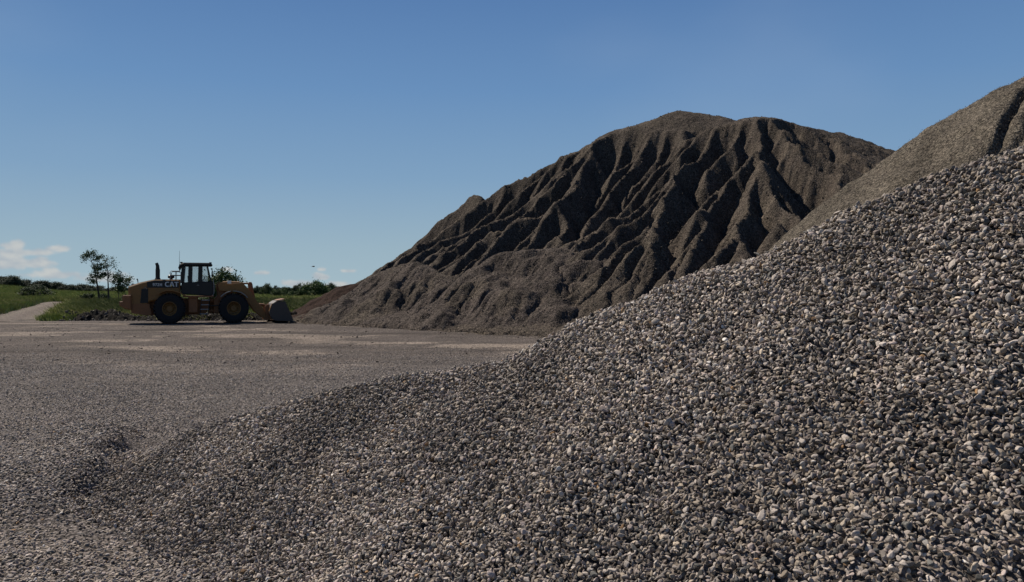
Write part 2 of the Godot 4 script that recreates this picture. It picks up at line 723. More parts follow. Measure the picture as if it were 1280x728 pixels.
# dark earth pushed up along the back edge of the yard
func build_berm() -> void:
	var nx := 150
	var nz := 22
	var pos := PackedVector3Array()
	var col := PackedColorArray()
	for j in nz:
		for i in nx:
			var x := -28.5 + i * 0.12
			var z := -49.0 - j * 0.13
			var v := (j - (nz - 1) * 0.5) / ((nz - 1) * 0.5)
			var ends := smoothstep(-28.5, -26.5, x) * smoothstep(-10.6, -13.5, x)
			var y := -0.25 + (0.62 + 0.5 * n_mid.get_noise_2d(x * 1.2, z * 1.2) + 0.34 * n_hi.get_noise_2d(x * 1.5, z * 1.5)) * maxf(0.0, 1.0 - v * v) * ends
			pos.append(Vector3(x, y, z))
			col.append(Color(0.0465, 0.04125, 0.036) * (1.0 + 0.7 * n_hi.get_noise_2d(x * 1.4, z * 1.4)))
	var b := put("earth_bank", sheet(nx, nz, pos, col), ground_mat(0.6, 5.0))
	tag(b, "low bank of dark earth behind the wheel loader", "earth bank")
	var tr: Array = []
	var ti := PackedColorArray()
	for k in 1500:
		var x := rng.randf_range(-28.0, -11.0)
		var z := rng.randf_range(-51.6, -48.7)
		var s := 0.04 + 0.13 * pow(rng.randf(), 3.0)
		var v := (z + 50.4) / 1.4
		var y := -0.25 + (0.62 + 0.5 * n_mid.get_noise_2d(x * 1.2, z * 1.2)) * maxf(0.0, 1.0 - v * v)
		tr.append(Transform3D(turned().scaled(Vector3.ONE * s), Vector3(x, maxf(y, -0.02) + s * 0.2, z)))
		ti.append(Color(0.0825, 0.07125, 0.0615) * rng.randf_range(0.6, 1.7))
	var cl := copies("clods", stone_meshes[3], stone_mat, tr, ti, b)
	tag(cl, "", "", "", "stuff")


# ---------------------------------------------------------------- the big weathered stockpile
# height of a ridge of heaped material: the most that any point of the crest carries at (x, z) with slope s
func ridge(x: float, z: float, crest: Array, s: float, round_: float) -> float:
	var best := -99.0
	for i in crest.size() - 1:
		var a: Vector3 = crest[i]
		var b: Vector3 = crest[i + 1]
		var dx := b.x - a.x
		var dz := b.z - a.z
		var l := sqrt(dx * dx + dz * dz)
		var g := (b.y - a.y) / l
		var u := ((x - a.x) * dx + (z - a.z) * dz) / l
		var w := absf((x - a.x) * dz - (z - a.z) * dx) / l
		var off := 0.0
		if absf(g) < s:
			off = g * w / sqrt(s * s - g * g)
		else:
			off = 1e3 * signf(g)
		var t := clampf(u + off, 0.0, l)
		var d := sqrt((t - u) * (t - u) + w * w + round_ * round_) - round_
		best = maxf(best, a.y + g * t - s * d)
	return best


# rain cuts gullies: flow goes to the lowest neighbour and cuts with the root of the area it drains
func erode(h: PackedFloat32Array, hx: PackedFloat32Array, hz: PackedFloat32Array, nx: int, nz: int, dx: float, times: int, cut: float, least: float, most_area: float, steep: float, low: float) -> PackedFloat32Array:
	var n := nx * nz
	var step := [1, -1, nx, -nx, nx + 1, nx - 1, -nx + 1, -nx - 1]
	var rec := PackedInt32Array()
	var dist := PackedFloat32Array()
	var area := PackedFloat32Array()
	rec.resize(n)
	dist.resize(n)
	area.resize(n)
	var order := PackedInt64Array()
	order.resize(n)
	for it in times:
		for j in nz:
			for i in nx:
				var k := j * nx + i
				order[k] = (int((h[k] + 20.0) * 100000.0) << 20) | k
				rec[k] = k
				area[k] = dx * dx
				if i == 0 or j == 0 or i == nx - 1 or j == nz - 1:
					continue
				var hk := h[k]
				var best := 0.0
				for s: int in step:
					var q := k + s
					var fall := hk - h[q]
					if fall <= 0.0:
						continue
					var ex := hx[q] - hx[k]
					var ez := hz[q] - hz[k]
					var d := sqrt(ex * ex + ez * ez)
					if fall / d > best:
						best = fall / d
						rec[k] = q
						dist[k] = d
		order.sort()
		for o in range(n - 1, -1, -1):
			var k := order[o] & 0xFFFFF
			if rec[k] != k:
				area[rec[k]] += area[k]
		for o in n:
			var k := order[o] & 0xFFFFF
			var r := rec[k]
			if r == k:
				continue
			var a := area[k] - least
			var hk := h[k]
			if a > 0.0:
				var f := cut * sqrt(minf(a, most_area)) / dist[k] * smoothstep(low * 0.25, low, hk) * smoothstep(13.0, 10.2, hk) * lerpf(1.0, 0.12, smoothstep(17.0, 20.5, hx[k])) * lerpf(1.0, 0.3, smoothstep(0.5, -2.0, hx[k]) * smoothstep(-56.5, -58.5, hz[k]))
				hk = (hk + f * h[r]) / (1.0 + f)
			h[k] = minf(hk, h[r] + steep * dist[k])
	return h


func build_mountain() -> void:
	var dx := 0.125
	var nx := 384
	var nz := 262
	var x0 := -15.5
	var z0 := -31.0
	var n := nx * nz
	var hx := PackedFloat32Array()
	var hz := PackedFloat32Array()
	var h := PackedFloat32Array()
	hx.resize(n)
	hz.resize(n)
	h.resize(n)
	var left := [Vector3(-12.4, 0.5, -50.0), Vector3(-11.0, 1.6, -52.0), Vector3(-9.6, 2.0, -52.5), Vector3(-8.4, 2.3, -54.0), Vector3(-6.7, 3.0, -56.0), Vector3(-4.7, 5.6, -58.0), Vector3(-3.1, 9.2, -59.5), Vector3(-2.4, 8.75, -59.7), Vector3(-1.3, 7.1, -60.0)]
	var back := [Vector3(0.7, 6.3, -58.0), Vector3(1.4, 7.7, -58.0), Vector3(3.3, 10.7, -58.0), Vector3(5.9, 12.1, -58.0), Vector3(9.0, 13.7, -58.0), Vector3(12.4, 14.75, -58.0), Vector3(14.6, 14.3, -57.0)]
	var front := [Vector3(13.4, 12.0, -51.8), Vector3(15.2, 12.75, -51.2), Vector3(17.9, 12.45, -52.0), Vector3(21.4, 12.6, -55.0), Vector3(25.5, 11.5, -57.0), Vector3(29.0, 9.2, -57.5), Vector3(34.0, 7.4, -58.0)]
	var spur1 := [Vector3(13.4, 11.8, -51.6), Vector3(8.0, 8.3, -48.0), Vector3(5.0, 5.6, -44.5)]
	var spur2 := [Vector3(15.6, 11.6, -49.6), Vector3(14.2, 8.2, -45.5), Vector3(13.0, 5.4, -41.5)]
	var spur3 := [Vector3(8.0, 12.6, -56.5), Vector3(3.0, 8.6, -52.0), Vector3(-0.5, 5.7, -48.5)]
	for j in nz:
		for i in nx:
			var k := j * nx + i
			hx[k] = x0 + (i + rng.randf_range(-0.3, 0.3)) * dx
			hz[k] = z0 - (j + rng.randf_range(-0.3, 0.3)) * dx
			var x := hx[k] + 0.9 * n_low.get_noise_2d(hx[k] * 2.0, hz[k] * 2.0)
			var z := hz[k] + 0.9 * n_low.get_noise_2d(hx[k] * 2.0 + 90.0, hz[k] * 2.0)
			var y := maxf(ridge(x, z, back, 0.69, 2.2), ridge(x, z, front, 0.66, 2.6))
			y = maxf(y, ridge(x, z, left, 1.1, 0.3))
			y = maxf(y, ridge(x, z, spur1, 0.80, 0.6) - 0.9)
			y = maxf(y, ridge(x, z, spur2, 0.80, 0.6) - 0.9)
			y = maxf(y, ridge(x, z, spur3, 0.80, 0.6) - 0.9)
			# toe spreads out
			y = y if y > 1.2 else 1.2 * exp((y - 1.2) / 1.0) if y > -8.0 else 0.0
			y += 0.20 * n_mid.get_noise_2d(hx[k] * 1.6, hz[k] * 1.6) * smoothstep(0.2, 2.0, y) * smoothstep(15.2, 11.0, y)
			y += 0.04 * n_hi.get_noise_2d(hx[k], hz[k]) + rng.randf() * 0.02
			h[k] = y
	h = erode(h, hx, hz, nx, nz, dx, 24, 0.046, 0.30, 9.0, 1.35, 5.0)
	# newer heaps tipped against the foot
	var heap1 := [Vector3(-0.2, 3.9, -42.2), Vector3(2.6, 4.1, -40.8), Vector3(4.4, 3.4, -40.2)]
	var heap2 := [Vector3(-7.6, 3.1, -48.6), Vector3(-5.6, 3.5, -46.6), Vector3(-3.6, 2.7, -44.6)]
	var heap4 := [Vector3(-7.6, 0.5, -42.8), Vector3(-5.0, 0.8, -41.0), Vector3(-2.0, 0.6, -39.6)]
	var newer := PackedByteArray()
	newer.resize(n)
	for k in n:
		var y := h[k]
		if y < 6.0:
			var x := hx[k]
			var z := hz[k]
			var wx := x + 1.1 * n_mid.get_noise_2d(x * 0.7, z * 0.7)
			var wz := z + 1.3 * n_mid.get_noise_2d(x * 0.7 + 30.0, z * 0.7)
			var t := maxf(maxf(ridge(wx, wz, heap1, 0.66, 0.4), ridge(wx, wz, heap2, 0.68, 0.4)), ridge(wx, wz, heap4, 0.45, 0.5))
			if t > -0.5:
				t += 0.11 * n_mid.get_noise_2d(x * 2.6, z * 2.6) + 0.04 * n_hi.get_noise_2d(x * 1.2, z * 1.2) + rng.randf() * 0.02
			newer[k] = 1 if t > y else 0
			h[k] = maxf(y, t)
	h = erode(h, hx, hz, nx, nz, dx, 7, 0.034, 0.10, 3.0, 1.8, 1.0)
	var pos := PackedVector3Array()
	var col := PackedColorArray()
	for k in n:
		var x := hx[k]
		var z := hz[k]
		var y := h[k]
		y += 0.05 * n_hi.get_noise_2d(x * 1.3, z * 1.3)
		y -= 0.30 * smoothstep(0.16, 0.02, y)
		pos.append(Vector3(x, y, z))
		var c := Color(0.141, 0.116, 0.093)
		if newer[k]:
			c = Color(0.135, 0.111, 0.095)
		c = c.lerp(Color(0.168, 0.138, 0.105), 0.65 * smoothstep(0.1, 0.45, n_low.get_noise_2d(x * 3.0 + 7.0, z * 3.0)))
		col.append(c * (1.0 + 0.35 * n_mid.get_noise_2d(x * 1.5, z * 1.5)))
	var mt := put("stockpile", sheet(nx, nz, pos, col), ground_mat(0.24, 4.5))
	tag(mt, "huge dark grey-brown stockpile cut by deep rain gullies", "stockpile")
	# lumps lying on it
	var tr: Array = []
	var ti := PackedColorArray()
	for q in 16000:
		var k := rng.randi_range(0, n - 1)
		if pos[k].y < 0.0 or k / nx > 220:
			continue
		var s := 0.02 + 0.06 * pow(rng.randf(), 3.5)
		tr.append(Transform3D(turned().scaled(Vector3.ONE * s), pos[k] + Vector3(rng.randf_range(-0.05, 0.05), s * 0.15, rng.randf_range(-0.05, 0.05))))
		ti.append(col[k] * rng.randf_range(0.5, 1.2))
	var lumps := copies("lumps", stone_meshes[1], stone_mat, tr, ti, mt)
	tag(lumps, "", "", "", "stuff")


# ---------------------------------------------------------------- the lighter heap on the right
func build_right_pile() -> void:
	var crest := [Vector3(14.85, 7.76, -21.2), Vector3(18.35, 8.66, -21.5), Vector3(23.85, 10.3, -21.2)]
	var runs := [[Vector2(12.9, -20.0), Vector2(11.64, -18.71), Vector2(11.08, -18.17), Vector2(10.56, -17.75), Vector2(9.94, -17.6), Vector2(9.2, -17.5)], [Vector2(12.3, -18.7), Vector2(11.51, -17.98), Vector2(10.81, -17.57), Vector2(10.1, -17.2)]]
	var nx := 240
	var nz := 170
	var pos := PackedVector3Array()
	var col := PackedColorArray()
	for j in nz:
		for i in nx:
			var x := 2.5 + i * 0.09
			var z := -9.0 - j * 0.1
			var y := ridge(x + 0.25 * n_mid.get_noise_2d(x, z), z, crest, 0.86, 2.55)
			y = y if y > 0.8 else 0.8 * exp((y - 0.8) / 1.3)
			# two washed-out channels down the face
			var q := Vector2(x + 0.14 * n_hi.get_noise_2d(x * 0.6, z * 0.6), z + 0.14 * n_hi.get_noise_2d(x * 0.6 + 9.0, z * 0.6))
			var cut := 0.0
			for ch in 2:
				for e in runs[ch].size() - 1:
					var near := Geometry2D.get_closest_point_to_segment(q, runs[ch][e], runs[ch][e + 1])
					cut = maxf(cut, [0.30, 0.20][ch] * bump01(q.distance_to(near) / [0.105, 0.085][ch]))
			y -= cut
			y += 0.10 * n_mid.get_noise_2d(x * 1.6, z * 1.6) + 0.04 * n_hi.get_noise_2d(x * 1.5, z * 1.5)
			y -= 0.3 * smoothstep(0.14, 0.02, y)
			pos.append(Vector3(x, y, z))
			var streak := n_hi.get_noise_2d((x * 0.8 + z * 0.6) * 0.5, y * 0.25)
			col.append(Color(0.195, 0.168, 0.132) * (1.0 + 0.45 * streak + 0.2 * n_mid.get_noise_2d(x, z)))
	var o := put("gravel_heap", sheet(nx, nz, pos, col), ground_mat(0.3, 4.0))
	tag(o, "smooth tan-brown heap of fine gravel behind the pebble pile", "gravel heap")
	var tr: Array = []
	var ti := PackedColorArray()
	for q in 60000:
		var k := rng.randi_range(0, nx * nz - 1)
		if pos[k].y < 0.3 or pos[k].z < -22.5:
			continue
		var s := 0.008 + 0.012 * pow(rng.randf(), 2.0)
		tr.append(Transform3D(turned().scaled(Vector3.ONE * s), pos[k] + Vector3(rng.randf_range(-0.07, 0.07), s * 0.2, rng.randf_range(-0.07, 0.07))))
		ti.append(col[k] * rng.randf_range(0.45, 1.1))
	var g := copies("pebbles", stone_meshes[2], stone_mat, tr, ti, o)
	tag(g, "", "", "", "stuff")


func build_soil_pile() -> void:
	var crest := [Vector3(-12.2, 1.35, -51.5), Vector3(-11.1, 2.1, -52.0), Vector3(-10.2, 2.25, -52.2), Vector3(-8.5, 1.9, -52.5)]
	var nx := 90
	var nz := 70
	var pos := PackedVector3Array()
	var col := PackedColorArray()
	for j in nz:
		for i in nx:
			var x := -15.5 + i * 0.11
			var z := -47.6 - j * 0.13
			var y := ridge(x + 0.3 * n_mid.get_noise_2d(x * 1.5, z * 1.5), z, crest, 0.62, 0.35)
			y = y if y > 0.4 else 0.4 * exp((y - 0.4) / 0.7)
			y += 0.12 * n_hi.get_noise_2d(x * 0.9, z * 0.9) + 0.1 * n_mid.get_noise_2d(x, z)
			y -= 0.3 * smoothstep(0.12, 0.02, y)
			pos.append(Vector3(x, y, z))
			col.append(Color(0.092, 0.054, 0.041) * (1.0 + 0.4 * n_hi.get_noise_2d(x, z)))
	var o := put("soil_pile", sheet(nx, nz, pos, col), ground_mat(0.5, 5.0))
	tag(o, "small reddish-brown soil pile between loader bucket and big stockpile", "soil pile")


# ---------------------------------------------------------------- the pebble pile in the foreground
var pile_h := PackedFloat32Array()
var pile_nx := 300
var pile_nz := 250
const PILE_X := -7.0
const PILE_Z := 1.0
const PILE_D := 0.05


func pile_y(x: float, z: float) -> float:
	var u := clampf((x - PILE_X) / PILE_D, 0.0, pile_nx - 1.001)
	var w := clampf((PILE_Z - z) / PILE_D, 0.0, pile_nz - 1.001)
	var i := int(u)
	var j := int(w)
	var k := j * pile_nx + i
	return lerpf(lerpf(pile_h[k], pile_h[k + 1], u - i), lerpf(pile_h[k + pile_nx], pile_h[k + pile_nx + 1], u - i), w - j)


func build_gravel_pile() -> void:
	var crest := [Vector3(-4.3, 0.0, -8.3), Vector3(-3.4, 0.27, -7.85), Vector3(-2.5, 0.66, -7.4), Vector3(-1.65, 0.90, -7.05), Vector3(-0.95, 1.08, -6.7), Vector3(0.36, 1.43, -6.0), Vector3(1.6, 1.97, -5.65), Vector3(3.4, 2.77, -5.3), Vector3(5.2, 3.5, -5.4), Vector3(7.5, 4.2, -6.0)]
	pile_h.resize(pile_nx * pile_nz)
	var pos := PackedVector3Array()
	var col := PackedColorArray()
	for j in pile_nz:
		for i in pile_nx:
			var x := PILE_X + i * PILE_D
			var z := PILE_Z - j * PILE_D
			var wx := x + 0.10 * n_mid.get_noise_2d(x * 1.4, z * 1.4)
			var wz := z + 0.16 * n_mid.get_noise_2d(x * 1.1 + 60.0, z * 1.1)
			var y := ridge(wx, wz, crest, 0.67, 0.25)
			y += 0.07 * n_mid.get_noise_2d(x * 2.0, z * 2.0) + 0.09 * n_low.get_noise_2d(x * 6.0, z * 6.0)
			var g := yard_y(x, z)
			# soft meeting of pile and yard
			var kk := 0.22
			var t := clampf(0.5 + 0.5 * (y - g) / kk, 0.0, 1.0)
			y = lerpf(g, y, t) + kk * t * (1.0 - t)
			pile_h[j * pile_nx + i] = y
			var low := y - g
			pos.append(Vector3(x, y - 0.028 - 0.02 * smoothstep(0.06, 0.0, low), z))
			col.append(yard_colour(x, z))
	var pile := holder("pebble_pile")
	tag(pile, "large pile of loose grey and tan pebbles filling the foreground", "gravel pile")
	put("bed", sheet(pile_nx, pile_nz, pos, col), ground_mat(0.55, 1.5), pile)
	# the pebbles: two courses, the upper one loose
	var where: Array = []
	var tint: Array = []
	for k in stone_meshes.size():
		where.append([])
		tint.append(PackedColorArray())
	var near: Array = []
	var step := 0.0187
	var nxs := int(13.2 / step)
	var nzs := int(10.6 / step)
	for j in nzs:
		for i in nxs:
			var x := -5.6 + (i + rng.randf()) * step
			var z := -0.6 - (j + rng.randf()) * step
			var depth := -z
			if absf(x) > 0.70 * depth + 1.0:
				continue
			var y := pile_y(x, z)
			var on := y - yard_y(x, z)
			if on < 0.012:
				continue
			# far side of the crest: only the strip that a step aside would show
			var beyond := y - pile_y(x + 0.1, z + 0.45)
			if beyond < -0.14 and z < -5.2:
				continue
			var py := (y - EYE.y) / depth
			if py < -0.47:
				continue
			var s := (0.0122 + 0.0118 * pow(rng.randf(), 2.0)) * (1.0 + 0.18 * smoothstep(1.0, 2.6, y))
			if rng.randf() < 0.012:
				s *= 1.45
			var lift := rng.randf_range(-0.45, 0.3) * s if rng.randf() < 0.58 else rng.randf_range(0.5, 1.5) * s
			var q := Vector3(x, y + lift, z)
			var tr := Transform3D(turned().scaled(Vector3(s, s, s)), q)
			var v := rng.randi_range(0, stone_meshes.size() - 1)
			var c := stone_tint() * (1.0 + 0.55 * n_mid.get_noise_2d(x * 1.2 + 40.0, z * 1.2))
			var big := s / (q - EYE).length()
			if absf(x) < 0.63 * depth and py > -0.36 and lift > 0.6 * s:
				near.append([big, v, tr, c])
			else:
				where[v].append(tr)
				tint[v].append(c)
	near.sort_custom(func(a, b): return a[0] > b[0])
	var shades: Array = []
	for k in 14:
		var m := stone_mat.duplicate()
		m.vertex_color_use_as_albedo = false
		var sc := stone_tint()
		while sc.r > 1.4 * sc.g:
			sc = stone_tint()
		m.albedo_color = Color(minf(sc.r, 0.9), minf(sc.g, 0.9), minf(sc.b, 0.9)).linear_to_srgb()
		shades.append(m)
	for k in near.size():
		var e: Array = near[k]
		if k < 300:
			var o := put("stone", stone_meshes[e[1]], shades[rng.randi_range(0, 13)], pile)
			o.transform = e[2]
		else:
			where[e[1]].append(e[2])
			tint[e[1]].append(e[3])
	var total := 0
	for k in stone_meshes.size():
		total += where[k].size()
		var g := copies("pebbles", stone_meshes[k], stone_mat, where[k], tint[k], pile)
		tag(g, "", "", "", "stuff")
	print("pile pebbles ", total)


func build_yard_gravel() -> void:
	var where: Array = []
	var tint: Array = []
	for k in stone_meshes.size():
		where.append([])
		tint.append(PackedColorArray())
	var z := -4.1
	var total := 0
	while z > -27.0:
		var d := -z
		var step := 0.026 + 0.0022 * maxf(0.0, d - 7.0)
		var x := -0.70 * d - 1.0
		var x1 := minf(0.30 * d, 2.5 + 0.1 * d)
		while x < x1:
			x += step
			var px := x + rng.randf_range(-0.5, 0.5) * step
			var pz := z + rng.randf_range(-0.5, 0.5) * step
			if px > PILE_X and pz > -11.0 and pile_y(px, pz) - yard_y(px, pz) > 0.07:
				continue
			var bare := n_mid.get_noise_2d(px * 0.55 + 20.0, pz * 0.9) + 0.25 * n_hi.get_noise_2d(px, pz)
			var p := 1.0 - 0.6 * smoothstep(0.16, 0.34, bare)
			p *= 1.0 - 0.85 * smoothstep(16.0, 27.0, d + 3.0 * n_mid.get_noise_2d(px * 0.4, pz * 0.4))
			if rng.randf() > p:
				continue
			var s := 0.0125 + 0.0105 * pow(rng.randf(), 1.6)
			var y := yard_y(px, pz)
			if px > PILE_X and pz > -11.0:
				y = maxf(y, pile_y(px, pz))
			var b := turned()
			var v := rng.randi_range(0, stone_meshes.size() - 1)
			where[v].append(Transform3D(b.scaled(Vector3(s, s * 0.85, s)), Vector3(px, y + rng.randf_range(-0.2, 0.45) * s, pz)))
			tint[v].append(stone_tint())
			total += 1
		z -= step
	var root := holder("loose_gravel")
	tag(root, "loose pebbles strewn over the flat yard left of the pile", "gravel", "", "stuff")
	for k in stone_meshes.size():
		var g := copies("pebbles", stone_meshes[k], stone_mat, where[k], tint[k], root)
		tag(g, "", "", "", "stuff")
	# crumbs of earth and bigger lumps dropped by the loader farther out
	var tr: Array = []
	var ti := PackedColorArray()
	for k in 2600:
		var d := rng.randf_range(20.0, 47.0)
		var x := rng.randf_range(-0.70, -0.05) * d
		if n_mid.get_noise_2d(x * 0.5 + 9.0, d * 0.9) < 0.02 * (d - 30.0) * 0.1 and rng.randf() < 0.85:
			continue
		var sc := 0.015 + 0.055 * pow(rng.randf(), 5.0)
		tr.append(Transform3D(turned().scaled(Vector3(sc, sc * 0.8, sc)), Vector3(x, yard_y(x, -d) + sc * 0.1, -d)))
		ti.append(Color(0.152, 0.1254, 0.1064) * rng.randf_range(0.5, 1.7))
	var cl := copies("earth_lumps", stone_meshes[5], stone_mat, tr, ti, root)
	tag(cl, "", "", "", "stuff")
	print("yard pebbles ", total)


# ---------------------------------------------------------------- the wheel loader
func worn(r: float, g: float, b: float, rough: float, scale := 1.4) -> StandardMaterial3D:
	var m := paint(r, g, b, rough)
	m.albedo_texture = tex_blotch
	m.uv1_triplanar = true
	m.uv1_scale = Vector3.ONE * scale
	m.metallic_specular = 0.4
	return m


func P(list: Array) -> Array:
	var out := []
	for i in range(0, list.size(), 2):
		out.append(Vector2(list[i], list[i + 1]))
	return out


func lettering(words: String, height: float, mat: Material, parent: Node, called: String, at: Vector3, stretch := 1.0) -> void:
	var f := SystemFont.new()
	f.font_names = PackedStringArray(["Droid Sans"])
	f.font_weight = 700
	var t := TextMesh.new()
	t.text = words
	t.font = f
	t.font_size = 64
	t.pixel_size = height / 46.0
	t.depth = 0.012
	t.curve_step = 2.0
	var o := put(called, t, mat, parent)
	o.position = at
	o.scale = Vector3(stretch, 1, 1)


func arc(cx: float, cy: float, r0: float, r1: float, a0: float, a1: float, n := 12) -> Array:
	var out := []
	for k in n + 1:
		var a := deg_to_rad(lerpf(a0, a1, k / float(n)))
		out.append(Vector2(cx + cos(a) * r1, cy + sin(a) * r1))
	for k in n + 1:
		var a := deg_to_rad(lerpf(a1, a0, k / float(n)))
		out.append(Vector2(cx + cos(a) * r0, cy + sin(a) * r0))
	return out


func build_loader() -> void:
	var yellow := worn(0.28, 0.135, 0.037, 0.5)
	var orange := worn(0.27, 0.112, 0.042, 0.55)
	var dark := worn(0.013, 0.0135, 0.015, 0.4)
	var rubber := worn(0.020, 0.019, 0.019, 0.9, 3.0)
	var steel := worn(0.085, 0.069, 0.058, 0.6, 2.2)
	var light_grey := worn(0.30, 0.29, 0.27, 0.5)
	var white := paint(0.5, 0.5, 0.48, 0.5)
	var glass := paint(0.45, 0.60, 0.58, 0.04)
	glass.transparency = BaseMaterial3D.TRANSPARENCY_ALPHA
	glass.albedo_color.a = 0.16
	var lamp := paint(0.55, 0.55, 0.52, 0.2)
	var L := holder("wheel_loader", Vector3(-17.6, 0.0, -45.7) - Vector3(1.77, 0, 0).rotated(Vector3.UP, deg_to_rad(21.0)), deg_to_rad(21.0))
	L.scale = Vector3(0.94, 0.985, 0.96)
	tag(L, "big yellow-orange wheel loader with black cab, bucket lowered, parked side-on", "wheel loader")
	var s: Shape

	# rear frame and engine hood
	s = Shape.new()
	s.prism(P([-2.0, 0.62, -1.3, 0.50, 1.9, 0.50, 2.15, 0.80, 2.15, 1.30, 0.6, 1.45, -2.0, 1.2]), -0.52, 0.52, 0.03)
	put("rear_frame", s.mesh(), orange, L)
	s = Shape.new()
	s.prism(P([-2.18, 0.95, -1.35, 0.95, -1.05, 1.25, 0.55, 1.55, 0.55, 2.50, -0.85, 2.50, -1.55, 2.34, -2.22, 2.10]), -0.98, 0.98, 0.07)
	var hood := put("engine_hood", s.mesh(), yellow, L)
	for sd in [-1.0, 1.0]:
		s = Shape.new()
		s.prism(P([-1.22, 2.03, 0.50, 2.03, 0.50, 2.43, -0.85, 2.43, -1.22, 2.36]), -0.012, 0.012, 0.004)
		var panel := put("side_panel", s.mesh(), dark, hood)
		panel.position.z = sd * 0.995
		s = Shape.new()
		s.prism(P([-1.58, 1.18, -1.16, 1.18, -1.16, 1.98, -1.50, 1.98]), -0.012, 0.012, 0.004)
		var grille := put("grille", s.mesh(), dark, hood)
		grille.position.z = sd * 0.992
		for k in 6:
			s = Shape.new()
			s.box(-1.54, -1.18, 1.25 + k * 0.12, 1.285 + k * 0.12, -0.015, 0.015, 0.004)
			var slat := put("grille_slat", s.mesh(), dark, hood)
			slat.position.z = sd * 1.012
		s = Shape.new()
		s.prism(P([-2.05, 0.62, -1.25, 0.48, -0.95, 0.55, -1.10, 1.14, -2.05, 1.14]), -0.03, 0.03, 0.01)
		var skirt := put("rear_skirt", s.mesh(), orange, L)
		skirt.position.z = sd * 0.97
		s = Shape.new()
		s.tube([Vector3(-1.36, 1.98, 0), Vector3(-1.30, 2.06, 0.05), Vector3(-1.24, 1.95, 0)], [0.022], 6)
		var pull := put("hood_handle", s.mesh(), light_grey, hood)
		pull.position.z = sd * 1.02
	lettering("972H", 0.16, white, hood, "model_lettering", Vector3(-0.66, 2.20, 1.013), 1.0)
	lettering("CAT", 0.27, white, hood, "maker_lettering", Vector3(0.10, 2.22, 1.013), 1.12)
	s = Shape.new()
	s.prism(P([-0.045, 0.0, 0.045, 0.0, 0.0, 0.10]), 0.0, 0.008)
	put("lettering_triangle", s.mesh(), paint(0.62, 0.40, 0.03, 0.5), hood).position = Vector3(0.09, 2.10, 1.02)

	# counterweight
	s = Shape.new()
	s.prism(P([-2.66, 1.06, -2.66, 1.28, -2.50, 1.30, -2.50, 1.62, -2.03, 1.64, -2.03, 0.80, -2.35, 0.86]), -1.2, 1.2, 0.05)
	put("counterweight", s.mesh(), orange, L)
	for sd in [-0.75, 0.75]:
		s = Shape.new()
		s.box(-2.69, -2.64, 1.10, 1.22, -0.12, 0.12, 0.01)
		put("tail_light", s.mesh(), paint(0.35, 0.03, 0.02, 0.3), L).position.z = sd
		s = Shape.new()
		s.box(-2.06, -1.86, 2.14, 2.24, -0.09, 0.09, 0.02)
		put("rear_work_light", s.mesh(), light_grey, L).position.z = sd
	s = Shape.new()
	s.tube([Vector3(-1.72, 2.25, 0.55), Vector3(-1.74, 2.44, 0.55), Vector3(-1.78, 2.53, 0.55)], [0.015, 0.03, 0.045], 8)
	put("rear_camera", s.mesh(), dark, L)

	# exhaust, air cleaner, rails, aerial
	s = Shape.new()
	s.xf = Transform3D(Basis(Vector3.RIGHT, -PI / 2), Vector3(-0.69, 2.46, 0.15))
	s.lathe([[0.0, 0.0], [0.155, 0.0], [0.155, 0.10], [0.125, 0.14], [0.125, 0.62], [0.0, 0.62]], 20)
	s.xf = Transform3D()
	s.tube([Vector3(-0.69, 3.05, 0.15), Vector3(-0.70, 3.28, 0.15), Vector3(-0.76, 3.44, 0.15)], [0.115, 0.10, 0.085], 14)
	put("exhaust_stack", s.mesh(), dark, L)
	s = Shape.new()
	s.xf = Transform3D(Basis(Vector3.RIGHT, -PI / 2), Vector3(0.05, 2.46, 0.30))
	s.lathe([[0.0, 0.0], [0.09, 0.0], [0.09, 0.10], [0.175, 0.12], [0.19, 0.18], [0.175, 0.27], [0.10, 0.31], [0.0, 0.31]], 20)
	put("air_cleaner", s.mesh(), dark, L)
	for sd in [-0.92, 0.92]:
		s = Shape.new()
		var z: float = sd
		s.tube([Vector3(0.02, 2.46, z), Vector3(0.02, 2.90, z), Vector3(0.07, 2.97, z), Vector3(0.52, 2.97, z), Vector3(0.60, 2.90, z), Vector3(0.60, 2.30, z)], [0.022], 7)
		s.tube([Vector3(0.02, 2.74, z), Vector3(0.60, 2.74, z)], [0.018], 7)
		s.tube([Vector3(0.31, 2.46, z), Vector3(0.31, 2.97, z)], [0.018], 7)
		put("handrail", s.mesh(), light_grey if sd > 0 else dark, L)
	s = Shape.new()
	s.tube([Vector3(0.48, 2.9, -0.4), Vector3(0.485, 3.6, -0.4), Vector3(0.49, 4.18, -0.4)], [0.014, 0.010, 0.006], 6)
	put("aerial", s.mesh(), dark, L)

	# cab
	var cab := holder("cab", Vector3.ZERO, 0.0, L)
	s = Shape.new()
	s.prism(P([0.52, 3.02, 0.60, 3.22, 0.72, 3.26, 2.30, 3.28, 2.36, 3.33, 2.30, 3.42, 2.20, 3.46, 0.75, 3.46, 0.52, 3.36, 0.45, 3.16]), -0.86, 0.86, 0.05)
	put("cab_roof", s.mesh(), dark, cab)
	s = Shape.new()
	s.prism(P([0.62, 1.66, 2.30, 1.56, 2.42, 1.70, 2.40, 2.32, 2.30, 2.40, 0.66, 2.34, 0.58, 2.1]), -0.76, 0.76, 0.04)
	put("cab_body", s.mesh(), dark, cab)
